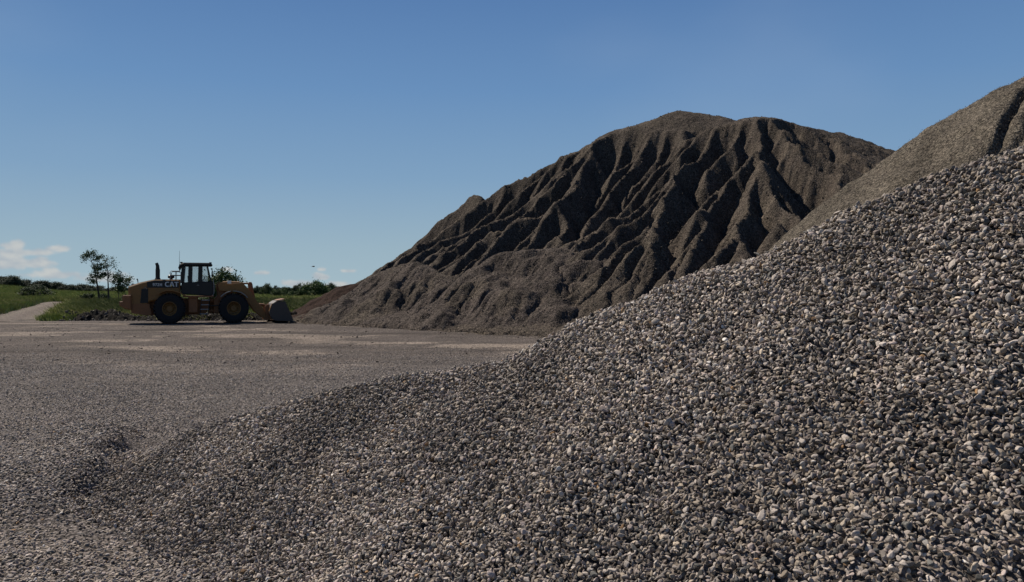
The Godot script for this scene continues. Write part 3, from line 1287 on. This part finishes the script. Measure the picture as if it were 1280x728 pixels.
	# posts: x at foot, x at head, width
	for sd in [-1.0, 1.0]:
		for pst: Array in [[0.66, 0.74, 0.20], [1.10, 1.12, 0.22], [1.66, 1.68, 0.24], [2.28, 2.06, 0.10]]:
			s = Shape.new()
			var w: float = pst[2] * 0.5
			s.prism([Vector2(pst[0] - w, 2.30), Vector2(pst[0] + w, 2.30), Vector2(pst[1] + w, 3.30), Vector2(pst[1] - w, 3.30)], -0.045, 0.045, 0.015)
			put("cab_post", s.mesh(), dark, cab).position.z = sd * 0.70
		for pane: Array in [[0.76, 2.36, 1.00, 3.25], [1.21, 2.36, 1.55, 3.25], [1.78, 2.36, 2.10, 3.25]]:
			s = Shape.new()
			s.box(pane[0], pane[2], pane[1], pane[3], -0.004, 0.004)
			put("window_pane", s.mesh(), glass, cab).position.z = sd * 0.70
		s = Shape.new()
		s.prism(P([1.14, 1.75, 1.62, 1.75, 1.62, 2.31, 1.14, 2.31]), -0.012, 0.012, 0.005)
		var door := put("door", s.mesh(), dark, cab)
		door.position.z = sd * 0.775
		s = Shape.new()
		s.box(1.48, 1.60, 2.16, 2.20, 0.0, 0.04, 0.008)
		put("door_handle", s.mesh(), light_grey, door)
		# mirrors
		s = Shape.new()
		s.tube([Vector3(2.28, 3.15, 0.72 * sd), Vector3(2.34, 3.10, 1.02 * sd), Vector3(2.34, 2.95, 1.06 * sd)], [0.018], 6)
		s.xf = Transform3D(Basis(), Vector3(0, 0, 1.06 * sd))
		s.box(2.31, 2.37, 2.66, 2.98, -0.10, 0.10, 0.02)
		put("mirror", s.mesh(), dark, cab)
		for lx in [0.62, 2.24]:
			s = Shape.new()
			s.box(lx - 0.07, lx + 0.07, 3.44, 3.50, -0.09, 0.09, 0.02)
			put("roof_light", s.mesh(), dark, cab).position.z = sd * 0.6
	# windscreen, back window
	s = Shape.new()
	s.quad(Vector3(2.31, 2.36, -0.66), Vector3(2.31, 2.36, 0.66), Vector3(2.10, 3.28, 0.66), Vector3(2.10, 3.28, -0.66), Vector3(0.97, 0.22, 0))
	put("windscreen", s.mesh(), glass, cab)
	s = Shape.new()
	s.box(0.655, 0.663, 2.36, 3.25, -0.66, 0.66)
	put("rear_window", s.mesh(), glass, cab)
	s = Shape.new()
	s.prism(P([1.00, 1.95, 1.38, 1.95, 1.42, 2.12, 1.18, 2.20, 1.06, 2.72, 0.94, 2.72, 0.98, 2.2]), -0.24, 0.24, 0.05)
	put("driver_seat", s.mesh(), dark, cab)
	s = Shape.new()
	s.tube([Vector3(1.95, 2.2, 0), Vector3(1.80, 2.52, 0)], [0.05, 0.035], 8)
	s.xf = Transform3D(Basis(Vector3(0, 0, 1), 0.5).rotated(Vector3.UP, PI / 2) * Basis(Vector3.RIGHT, 0.9), Vector3(1.79, 2.54, 0))
	s.lathe([[0.19, -0.015], [0.215, 0.0], [0.19, 0.015], [0.165, 0.0], [0.19, -0.015]], 20)
	put("steering_wheel", s.mesh(), dark, cab)

	# platforms, ladder, fuel and hydraulic tanks
	for sd in [-1.0, 1.0]:
		s = Shape.new()
		s.box(0.72, 2.42, 1.50, 1.58, -0.22, 0.22, 0.02)
		put("platform", s.mesh(), orange, L).position.z = sd * 0.95
		s = Shape.new()
		s.box(1.00, 1.55, 0.60, 1.49, -0.20, 0.20, 0.05)
		put("side_tank", s.mesh(), orange, L).position.z = sd * 0.80
		var lad := holder("ladder", Vector3(0, 0, sd * 1.06), 0.0, L)
		for k in 4:
			s = Shape.new()
			s.box(1.66 + k * 0.03, 2.10 + k * 0.03, 0.52 + k * 0.26, 0.57 + k * 0.26, -0.12, 0.12, 0.01)
			put("step", s.mesh(), light_grey, lad)
		for q in [[1.66, 1.76], [2.10, 2.20]]:
			s = Shape.new()
			s.tube([Vector3(q[0], 0.50, 0.0), Vector3(q[1], 1.50, 0.0)], [0.024], 6)
			put("ladder_rail", s.mesh(), dark, lad)
		s = Shape.new()
		s.tube([Vector3(2.36, 1.55, sd * 1.05), Vector3(2.44, 1.75, sd * 1.05), Vector3(2.44, 2.2, sd * 0.98), Vector3(2.40, 2.5, sd * 0.86)], [0.022], 6)
		put("grab_rail", s.mesh(), light_grey, L)
		# rear fender: an arched plate
		s = Shape.new()
		var top := arc(0.0, 0.86, 1.00, 1.055, 128.0, 62.0, 10)
		s.prism(top, -0.34, 0.34, 0.0)
		put("rear_fender", s.mesh(), yellow, L).position.z = sd * 1.10
		s = Shape.new()
		s.prism(P([0.46, 1.78, 0.50, 1.82, 0.90, 1.56, 0.86, 1.52]), -0.34, 0.34)
		put("fender_extension", s.mesh(), yellow, L).position.z = sd * 1.10
		s = Shape.new()
		s.prism(arc(3.55, 0.86, 0.965, 1.01, 138.0, 100.0, 7), -0.33, 0.33)
		s.prism(arc(3.55, 0.86, 0.965, 1.01, 92.0, 38.0, 9), -0.33, 0.33)
		put("front_fender", s.mesh(), light_grey, L).position.z = sd * 1.10

	# joint and front frame
	s = Shape.new()
	s.box(2.10, 2.50, 0.62, 0.80, -0.30, 0.30, 0.03)
	s.box(2.10, 2.50, 1.22, 1.40, -0.30, 0.30, 0.03)
	s.xf = Transform3D(Basis(Vector3.RIGHT, -PI / 2), Vector3(2.30, 0.58, 0))
	s.lathe([[0.0, 0.0], [0.13, 0.0], [0.13, 0.88], [0.0, 0.88]], 16)
	put("articulation_joint", s.mesh(), orange, L)
	for sd in [-1.0, 1.0]:
		s = Shape.new()
		s.tube([Vector3(1.55, 1.0, 0.42 * sd), Vector3(2.2, 1.0, 0.46 * sd)], [0.065], 10)
		s.tube([Vector3(2.2, 1.0, 0.46 * sd), Vector3(2.75, 1.0, 0.50 * sd)], [0.035], 8)
		put("steering_cylinder", s.mesh(), steel, L)
	s = Shape.new()
	s.prism(P([2.42, 0.55, 4.35, 0.55, 4.45, 0.95, 4.05, 1.25, 3.55, 1.60, 3.30, 2.18, 2.72, 2.36, 2.56, 2.2, 2.62, 1.60, 2.42, 1.35]), -0.46, 0.46, 0.04)
	put("front_frame", s.mesh(), orange, L)
	# axles
	for ax in [0.0, 3.55]:
		s = Shape.new()
		s.lathe([[0.0, -0.8], [0.22, -0.8], [0.19, -0.35], [0.33, -0.15], [0.33, 0.15], [0.19, 0.35], [0.22, 0.8], [0.0, 0.8]], 18)
		put("axle", s.mesh(), orange, L).position = Vector3(ax, 0.86, 0)

	# wheels
	var ty := Shape.new()
	ty.lathe([[0.36, -0.27], [0.46, -0.325], [0.62, -0.345], [0.75, -0.325], [0.80, -0.28], [0.815, 0.0], [0.80, 0.28], [0.75, 0.325], [0.62, 0.345], [0.46, 0.325], [0.36, 0.27]], 48)
	for k in 26:
		for sd in [-1.0, 1.0]:
			var an: float = TAU * (k + (0.5 if sd > 0 else 0.0)) / 26.0
			ty.xf = Transform3D(Basis(Vector3(0, 0, 1), an), Vector3.ZERO)
			var o := 0.05
			ty.xf = ty.xf * Transform3D(Basis(Vector3(1, 0, 0), 0.38 * sd), Vector3(0.80, 0, sd * 0.165))
			ty.box(-0.03, 0.06, -0.052, 0.052, -0.165, 0.165, 0.012)
	var tyre_mesh := ty.mesh()
	var rm := Shape.new()
	rm.lathe([[0.0, 0.10], [0.16, 0.10], [0.20, 0.06], [0.24, 0.03], [0.30, 0.05], [0.335, 0.16], [0.385, 0.24], [0.40, 0.29], [0.37, 0.30], [0.34, 0.24]], 32)
	rm.lathe([[0.37, -0.30], [0.34, -0.2], [0.30, -0.1], [0.0, -0.1]], 24)
	var rim_mesh := rm.mesh()
	var bolt := Shape.new()
	bolt.lathe([[0.0, 0.05], [0.02, 0.05], [0.022, 0.0]], 6)
	var bolt_mesh := bolt.mesh()
	var rim_mat := worn(0.22, 0.115, 0.035, 0.6)
	for ax in [0.0, 3.55]:
		for sd in [1.0, -1.0]:
			var w := holder("wheel", Vector3(ax, 0.86, sd * 1.10), 0.0 if sd > 0 else PI, L)
			w.rotation.z = 0.31 * ax + 0.2 * sd
			put("tyre", tyre_mesh, rubber, w)
			put("rim", rim_mesh, rim_mat, w)
			for k in 10:
				put("wheel_bolt", bolt_mesh, dark, w).position = Vector3(cos(TAU * k / 10.0) * 0.27, sin(TAU * k / 10.0) * 0.27, 0.03)

	# lift arms
	for sd in [-1.0, 1.0]:
		s = Shape.new()
		s.prism(P([2.62, 2.20, 2.80, 2.36, 3.10, 2.34, 3.30, 2.26, 4.02, 2.34, 4.12, 2.30, 4.55, 1.80, 4.95, 1.20, 5.40, 0.72, 5.62, 0.36, 5.55, 0.20, 5.36, 0.20, 4.75, 0.66, 4.30, 1.30, 3.95, 1.66, 3.40, 1.80, 2.75, 1.86]), -0.075, 0.075, 0.02)
		put("lift_arm", s.mesh(), yellow, L).position.z = sd * 0.62
		s = Shape.new()
		s.tube([Vector3(2.75, 1.30, 0.60 * sd), Vector3(3.75, 1.42, 0.60 * sd)], [0.10], 12)
		s.tube([Vector3(3.75, 1.42, 0.60 * sd), Vector3(4.45, 1.50, 0.60 * sd)], [0.055], 10)
		put("lift_cylinder", s.mesh(), orange, L).position.z = -0.14 * sd
		s = Shape.new()
		s.box(3.20, 3.42, 2.26, 2.44, -0.10, 0.10, 0.03)
		put("headlight", s.mesh(), lamp, L).position.z = sd * 0.85
	s = Shape.new()
	s.tube([Vector3(4.35, 1.55, -0.56), Vector3(4.35, 1.55, 0.56)], [0.16], 14)
	put("cross_tube", s.mesh(), orange, L)
	# tilt lever, its cylinder and link
	s = Shape.new()
	s.prism(P([4.40, 2.28, 4.48, 2.38, 4.62, 2.38, 4.68, 2.26, 4.80, 1.60, 4.86, 1.20, 4.74, 0.95, 4.58, 1.0, 4.50, 1.45]), -0.14, 0.14, 0.03)
	put("tilt_lever", s.mesh(), orange, L)
	s = Shape.new()
	s.tube([Vector3(2.95, 2.30, 0), Vector3(3.92, 2.30, 0)], [0.11, 0.11], 14)
	s.tube([Vector3(3.92, 2.30, 0), Vector3(4.54, 2.29, 0)], [0.05, 0.05], 10)
	put("tilt_cylinder", s.mesh(), yellow, L)
	s = Shape.new()
	s.tube([Vector3(4.70, 1.05, 0), Vector3(5.38, 1.02, 0)], [0.085, 0.085], 10)
	put("tilt_link", s.mesh(), orange, L)

	# bucket: curved shell, side plates, cutting edge, teeth
	var bucket := holder("bucket", Vector3.ZERO, 0.0, L)
	bucket.scale.y = 0.86
	s = Shape.new()
	s.prism(P([6.98, 0.05, 6.98, 0.11, 6.30, 0.15, 5.86, 0.24, 5.66, 0.44, 5.60, 0.72, 5.64, 1.00, 5.76, 1.30, 6.00, 1.48, 6.44, 1.53, 6.44, 1.48, 6.02, 1.42, 5.82, 1.26, 5.71, 0.98, 5.68, 0.72, 5.73, 0.48, 5.90, 0.31, 6.30, 0.21, 6.90, 0.17]), -1.58, 1.58)
	put("bucket_shell", s.mesh(), steel, bucket)
	for sd in [-1.0, 1.0]:
		s = Shape.new()
		s.prism(P([5.60, 0.56, 5.72, 0.30, 5.95, 0.14, 6.90, 0.10, 6.98, 0.20, 6.50, 1.46, 5.98, 1.42, 5.76, 1.30, 5.58, 0.80]), -0.022, 0.022, 0.006)
		put("side_plate", s.mesh(), steel, bucket).position.z = sd * 1.60
		s = Shape.new()
		s.prism(P([5.55, 0.80, 5.62, 0.80, 5.79, 1.28, 5.73, 1.32]), -0.10, 0.10)
		put("edge_strip", s.mesh(), yellow, bucket).position.z = sd * 1.50
		s = Shape.new()
		s.prism(P([5.30, 0.16, 5.42, 0.44, 5.36, 1.08, 5.46, 1.22, 5.66, 1.24, 5.62, 0.70, 5.70, 0.40, 5.80, 0.22]), -0.05, 0.05, 0.01)
		put("hinge_plate", s.mesh(), orange, bucket).position.z = sd * 0.78
	s = Shape.new()
	s.box(6.70, 7.05, 0.015, 0.06, -1.62, 1.62, 0.01)
	put("cutting_edge", s.mesh(), steel, bucket)
	s = Shape.new()
	s.prism(P([6.35, 1.50, 6.52, 1.56, 6.50, 1.62, 6.06, 1.53]), -1.2, 1.2)
	put("spill_guard", s.mesh(), orange, bucket)
	for k in 8:
		s = Shape.new()
		s.prism(P([6.85, 0.02, 7.24, 0.035, 7.24, 0.05, 6.85, 0.13]), -0.055, 0.055, 0.008)
		put("tooth", s.mesh(), steel, bucket).position.z = -1.47 + k * 0.42


# ---------------------------------------------------------------- trees
const ORDINAL := ["first", "second", "third", "fourth", "fifth", "sixth", "seventh", "eighth", "ninth", "tenth", "eleventh", "twelfth", "thirteenth", "fourteenth", "fifteenth", "sixteenth", "seventeenth", "eighteenth", "nineteenth", "twentieth", "twenty-first", "twenty-second", "twenty-third"]
var bark: StandardMaterial3D


func leaf_mat(r: float, g: float, b: float) -> StandardMaterial3D:
	var m := StandardMaterial3D.new()
	m.vertex_color_use_as_albedo = true
	m.albedo_color = Color(r, g, b).linear_to_srgb()
	m.roughness = 0.7
	m.metallic_specular = 0.25
	m.backlight_enabled = true
	m.backlight = Color(0.35, 0.4, 0.2)
	return m


func leaves(s: Shape, at: Vector3, size: float, count: int, leaf: float) -> void:
	for k in count:
		var p := at + Vector3(rng.randfn(), rng.randfn() * 0.75, rng.randfn()) * size * 0.5
		var nn := Vector3(rng.randfn(), absf(rng.randfn()) + 0.3, rng.randfn()).normalized()
		var a := nn.cross(Vector3(rng.randfn(), rng.randfn(), rng.randfn())).normalized()
		var b := nn.cross(a)
		var l := leaf * rng.randf_range(0.6, 1.4)
		var sh := rng.randf_range(0.65, 1.35)
		s.col = Color(sh * rng.randf_range(0.9, 1.15), sh, sh * 0.9)
		s.flat(p - a * l, p + b * l * 0.55, p + a * l, nn)
		s.flat(p - a * l, p + a * l, p - b * l * 0.55, nn)


func branch(wood: Shape, tips: Array, from: Vector3, dir: Vector3, length: float, rad: float, depth: int, droop: float) -> void:
	var path := [from]
	var rads := [rad]
	var p := from
	var d := dir.normalized()
	for k in 3:
		d = (d + Vector3(rng.randfn(), rng.randfn(), rng.randfn()) * 0.14 + Vector3(0, droop, 0)).normalized()
		p += d * length / 3.0
		path.append(p)
		rads.append(rad * (1.0 - 0.25 * (k + 1)))
	wood.tube(path, rads, 5, false)
	tips.append(p)
	if depth <= 0:
		tips.append(path[2])
		return
	for k in rng.randi_range(2, 3):
		var a := rng.randf() * TAU
		var side := d.cross(Vector3(cos(a), sin(a), 0.3)).normalized()
		var q: Vector3 = path[2].lerp(path[3], rng.randf())
		branch(wood, tips, q, d * 0.7 + side * 0.75, length * rng.randf_range(0.5, 0.75), rad * 0.45, depth - 1, droop)


# a tree: height, crown start, crown radius, how full
func make_tree(called: String, height: float, start: float, radius: float, per_tip: int, leaf: float, clump: float, lean: Vector3, limbs: int, mat: Material) -> Node3D:
	var root := holder(called)
	var wood := Shape.new()
	var tips: Array = []
	var path: Array = []
	var rads: Array = []
	for k in 7:
		var t := k / 6.0
		path.append(Vector3(0, height * 0.96 * t, 0) + lean * t * t + Vector3(rng.randfn(), 0, rng.randfn()) * 0.012 * height * t)
		rads.append(maxf(0.012, height * 0.019 * (1.0 - 0.9 * t)))
	wood.tube(path, rads, 7, false)
	for k in limbs:
		var t := lerpf(start, 0.97, (k + rng.randf()) / limbs)
		var i := mini(int(t * 6.0), 5)
		var at: Vector3 = (path[i] as Vector3).lerp(path[i + 1], t * 6.0 - i)
		var a := rng.randf() * TAU
		var reach := radius * (1.15 - 0.75 * absf((t - start) / (1.0 - start) - 0.35)) * rng.randf_range(0.6, 1.1)
		branch(wood, tips, at, Vector3(cos(a), rng.randf_range(0.25, 0.9), sin(a)), reach, height * 0.006, 1, 0.03)
	tips.append(path[6])
	put("trunk", wood.mesh(), bark, root)
	var cr := Shape.new()
	for t: Vector3 in tips:
		leaves(cr, t, clump * rng.randf_range(0.6, 1.3), int(per_tip * rng.randf_range(0.4, 1.5)), leaf)
	var crown := put("crown", cr.mesh(true), mat, root)
	return root


func stand(o: Node3D, px: float, depth: float, sink := 0.05) -> void:
	var x := (px - 640.0) / 1000.0 * depth
	o.position = Vector3(x, field_y(x, -depth) - sink, -depth)
	o.rotation.y = rng.randf() * TAU


func build_trees() -> void:
	bark = worn(0.06, 0.05, 0.043, 0.9, 2.0)
	var green := leaf_mat(0.055, 0.085, 0.035)
	var deep := leaf_mat(0.038, 0.060, 0.034)
	var pale := leaf_mat(0.085, 0.12, 0.05)
	var far := leaf_mat(0.045, 0.062, 0.042)
	var t: Node3D
	# the pair of thin trees on the left
	t = make_tree("thin_tree", 8.2, 0.36, 1.25, 34, 0.11, 0.5, Vector3(-1.5, 0, 0), 15, green)
	stand(t, 123.5, 118.0)
	t.rotation.y = 0.2
	tag(t, "tall thin tree leaning left, with the denser leaves of the pair", "tree", "thin trees on the meadow")
	t = make_tree("thin_tree", 7.4, 0.42, 1.1, 6, 0.10, 0.45, Vector3(-0.3, 0, 0), 13, green)
	stand(t, 135.5, 116.0)
	t.rotation.y = 0.0
	tag(t, "tall sparse tree, nearly bare, right of the leaning thin tree", "tree", "thin trees on the meadow")
	t = make_tree("small_tree", 3.9, 0.30, 1.5, 34, 0.12, 0.62, Vector3(0.2, 0, 0), 12, green)
	stand(t, 148.0, 117.0)
	tag(t, "small round leafy tree just left of the loader's counterweight", "tree")
	t = make_tree("bush", 3.2, 0.12, 1.9, 42, 0.13, 0.8, Vector3.ZERO, 14, deep)
	stand(t, 42.0, 165.0)
	t.scale = Vector3(1.15, 0.72, 1.15)
	tag(t, "lone dark round bush on the meadow beyond the track", "bush")
	t = make_tree("field_tree", 3.0, 0.22, 2.0, 44, 0.13, 0.75, Vector3(0.3, 0, 0), 15, green)
	stand(t, 268.0, 92.0)
	tag(t, "leafy tree rising behind the loader's cab and lift arms", "tree", "trees behind the loader")
	t = make_tree("field_tree", 2.5, 0.22, 1.8, 44, 0.13, 0.75, Vector3(0.3, 0, 0), 13, green)
	stand(t, 281.0, 96.0)
	tag(t, "lower leafy tree just right of the taller one behind cab", "tree", "trees behind the loader")
	# low scrub at the foot of the far wood, left
	for k in 3:
		var b := make_tree("scrub_bush", 1.9, 0.08, 1.1, 40, 0.13, 0.7, Vector3.ZERO, 8, deep)
		stand(b, [110, 129, 157][k], [128.0, 131.0, 124.0][k])
		b.scale = Vector3.ONE * rng.randf_range(0.45, 0.7)
		tag(b, ["low dark scrub bush left of the leaning thin tree's foot", "low dark scrub bush between the two thin trunks", "low dark scrub bush nearest the loader, under the small tree"][k], "bush", "scrub bushes under the thin trees")
	# the row of trees behind the bucket
	var kinds: Array = []
	for k in 4:
		kinds.append(make_tree("row_tree", rng.randf_range(4.4, 5.4), 0.12, rng.randf_range(1.4, 1.9), 60, 0.15, 0.85, Vector3(rng.randf_range(-0.3, 0.3), 0, 0), 16, deep if k < 3 else green))
	var spots := [316, 322, 328, 333, 337, 343, 349, 356, 362, 367, 372, 377, 382, 387, 392, 396, 401, 406, 411, 416, 422, 428]
	for k in spots.size():
		var o: Node3D = kinds[k] if k < 4 else kinds[k % 4].duplicate()
		if k >= 4:
			o.name = "row_tree_%03d" % (k - 3) 
			add_child(o, true)
		var gap := 1.0
		if spots[k] >= 346 and spots[k] <= 354:
			gap = 0.55
		stand(o, spots[k], rng.randf_range(200.0, 222.0))
		var rs := rng.randf_range(0.50, 0.76) * gap
		o.scale = Vector3(rs * 0.85, rs * rng.randf_range(0.85, 1.1), rs * 0.85)
		tag(o, ORDINAL[k] + " dark tree from the left in the row behind the bucket", "tree", "row of trees behind the bucket")
	for k in 8:
		var b := make_tree("hedge_bush", 1.9, 0.06, 1.2, 34, 0.13, 0.7, Vector3.ZERO, 8, pale if k % 3 else green)
		stand(b, [345, 351, 360, 372, 379, 393, 397, 408][k], 178.0 + k)
		b.scale = Vector3.ONE * [0.8, 0.9, 0.7, 0.9, 0.8, 1.5, 1.2, 0.9][k]
		tag(b, ORDINAL[k] + " light green bush from the left before the row of trees", "bush", "bushes before the row of trees")
	# the far wood on the rise: nobody could count it
	var wood := make_tree("far_wood_tree", 6.2, 0.05, 2.6, 46, 0.30, 1.5, Vector3.ZERO, 16, far)
	var crown: MeshInstance3D = wood.get_node("crown")
	var tr: Array = []
	var ti := PackedColorArray()
	for k in 420:
		var px := rng.randf_range(-260.0, 520.0)
		var depth := rng.randf_range(360.0, 430.0)
		var x := (px - 640.0) / 1000.0 * depth
		var sc := rng.randf_range(0.36, 0.68) * (1.0 + 0.25 * n_low.get_noise_1d(px * 0.25))
		if px > 100.0 and px < 170.0:
			sc *= lerpf(1.0, 0.6, (px - 100.0) / 70.0)
		elif px >= 170.0:
			sc *= 0.6
		tr.append(Transform3D(Basis(Vector3.UP, rng.randf() * TAU).scaled(Vector3(1.3, 1, 1.3) * sc), Vector3(x, field_y(x, -depth) - 0.4, -depth)))
		ti.append(Color(1, 1, 1) * rng.randf_range(0.75, 1.25))
	var fw := copies("far_wood", crown.mesh, far, tr, ti)
	tag(fw, "dark wood along the far rise below the clouds", "wood", "", "stuff")
	remove_child(wood)
	wood.queue_free()


# ---------------------------------------------------------------- grass
func build_grass() -> void:
	var s := Shape.new()
	for k in 16:
		var a := rng.randf() * TAU
		var base := Vector3(cos(a), 0, sin(a)) * rng.randf_range(0.0, 0.32)
		var out := Vector3(cos(a + rng.randfn() * 0.8), 0, sin(a + rng.randfn() * 0.8))
		var hgt := rng.randf_range(0.28, 0.62)
		var w := Vector3(-out.z, 0, out.x) * rng.randf_range(0.015, 0.035)
		var mid := base + out * hgt * 0.15 + Vector3(0, hgt * 0.6, 0)
		var tip := base + out * hgt * rng.randf_range(0.3, 0.7) + Vector3(0, hgt * rng.randf_range(0.8, 1.0), 0)
		var nn := (out + Vector3(0, 0.5, 0)).normalized()
		var sh := rng.randf_range(0.75, 1.25)
		s.col = Color(sh, sh, sh)
		s.flat(base - w, base + w, mid, nn)
		s.flat(base + w, mid + w * 0.7, mid, nn)
		s.flat(mid - w * 0.7, mid + w * 0.7, tip, nn)
	var m := leaf_mat(1, 1, 1)
	m.albedo_color = Color.WHITE
	var tuft := s.mesh(true)
	var tr: Array = []
	var ti := PackedColorArray()
	var tries := 0
	while tr.size() < 60000 and tries < 200000:
		tries += 1
		var d := 49.0 + 260.0 * pow(rng.randf(), 1.5)
		var px := rng.randf_range(-80.0, 520.0)
		var x := (px - 640.0) / 1000.0 * d
		var z := -d
		var edge := 49.6 - 0.8 * n_mid.get_noise_2d(x * 0.6, 3.0)
		if d < edge:
			continue
		# keep the track clear
		var cx := lerpf(-30.5, -77.0, clampf((d - 47.0) / 89.0, 0.0, 1.0))
		if d < 137.0:
			cx = track_x(d)
			if absf(x - cx) < 2.3 + 0.5 * n_hi.get_noise_2d(x, z):
				continue
		if d < 54.0 and x > -29.0 and x < -10.0 and rng.randf() < 0.75:
			continue
		var sc := rng.randf_range(0.6, 1.25) * (1.0 + 0.4 * n_mid.get_noise_2d(x * 0.3, z * 0.3)) * (1.0 + d / 220.0)
		if d < 56.0:
			sc *= 0.75
		var k := n_low.get_noise_2d(x * 0.7, z * 0.7) * 0.5 + 0.5
		var c := Color(0.20, 0.23, 0.08).lerp(Color(0.28, 0.255, 0.13), smoothstep(0.35, 0.75, k))
		# a stand of darker weeds between the track and the loader
		var weeds := smoothstep(56.0, 62.0, d) * smoothstep(150.0, 120.0, d) * smoothstep(cx + 2.0, cx + 7.0, x + 3.0 * n_mid.get_noise_2d(x * 0.3, z * 0.3))
		c = c.lerp(Color(0.085, 0.098, 0.05), 0.8 * weeds)
		if d > 150.0:
			c = c.lerp(Color(0.25, 0.285, 0.10), 0.5)
		tr.append(Transform3D(Basis(Vector3.UP, rng.randf() * TAU).scaled(Vector3(1.25, 1.0, 1.25) * sc), Vector3(x, field_y(x, z) - 0.03, z)))
		ti.append(c * rng.randf_range(0.75, 1.3))
	var g := copies("meadow_grass", tuft, m, tr, ti)
	tag(g, "rough green grass and weeds covering the meadow", "grass", "", "stuff")


func track_x(d: float) -> float:
	var line := [Vector2(-30.5, 47.0), Vector2(-34.5, 56.0), Vector2(-41.0, 68.0), Vector2(-50.0, 85.0), Vector2(-60.0, 104.0), Vector2(-70.0, 122.0), Vector2(-77.0, 136.0)]
	for k in line.size() - 1:
		if d <= line[k + 1].y:
			return lerpf(line[k].x, line[k + 1].x, (d - line[k].y) / (line[k + 1].y - line[k].y))
	return -77.0


# ---------------------------------------------------------------- a bird in the sky
func build_bird() -> void:
	var s := Shape.new()
	s.tube([Vector3(-0.17, 0, 0), Vector3(-0.09, 0.01, 0), Vector3(0.02, 0.0, 0), Vector3(0.12, 0.01, 0), Vector3(0.17, 0.02, 0), Vector3(0.205, 0.012, 0)], [0.012, 0.035, 0.055, 0.04, 0.026, 0.004], 8)
	var b := put("bird", s.mesh(), paint(0.03, 0.03, 0.032, 0.7))
	for sd in [-1.0, 1.0]:
		s = Shape.new()
		for q in [0.008, -0.008]:
			var nn := Vector3(0, signf(q), 0)
			s.quad(Vector3(0.09, q, 0.03 * sd), Vector3(-0.06, q, 0.03 * sd), Vector3(-0.03, 0.09 + q, 0.22 * sd), Vector3(0.10, 0.09 + q, 0.22 * sd), nn)
			s.quad(Vector3(0.10, 0.09 + q, 0.22 * sd), Vector3(-0.03, 0.09 + q, 0.22 * sd), Vector3(-0.05, 0.05 + q, 0.44 * sd), Vector3(-0.02, 0.05 + q, 0.45 * sd), nn)
		put("wing", s.mesh(), paint(0.03, 0.03, 0.032, 0.7), b)
	s = Shape.new()
	s.prism(P([-0.30, -0.07, -0.30, 0.07, -0.14, 0.015, -0.14, -0.015]), -0.006, 0.006)
	s.xf = Transform3D()
	var tail := put("tail", s.mesh(), paint(0.03, 0.03, 0.032, 0.7), b)
	tail.rotation.x = PI / 2
	b.position = Vector3((391.5 - 640.0) / 1000.0 * 95.0, EYE.y + (364.0 - 333.5) / 1000.0 * 95.0, -95.0)
	b.rotation.y = 0.5
	tag(b, "tiny dark bird flying in the sky above the row of trees", "bird")
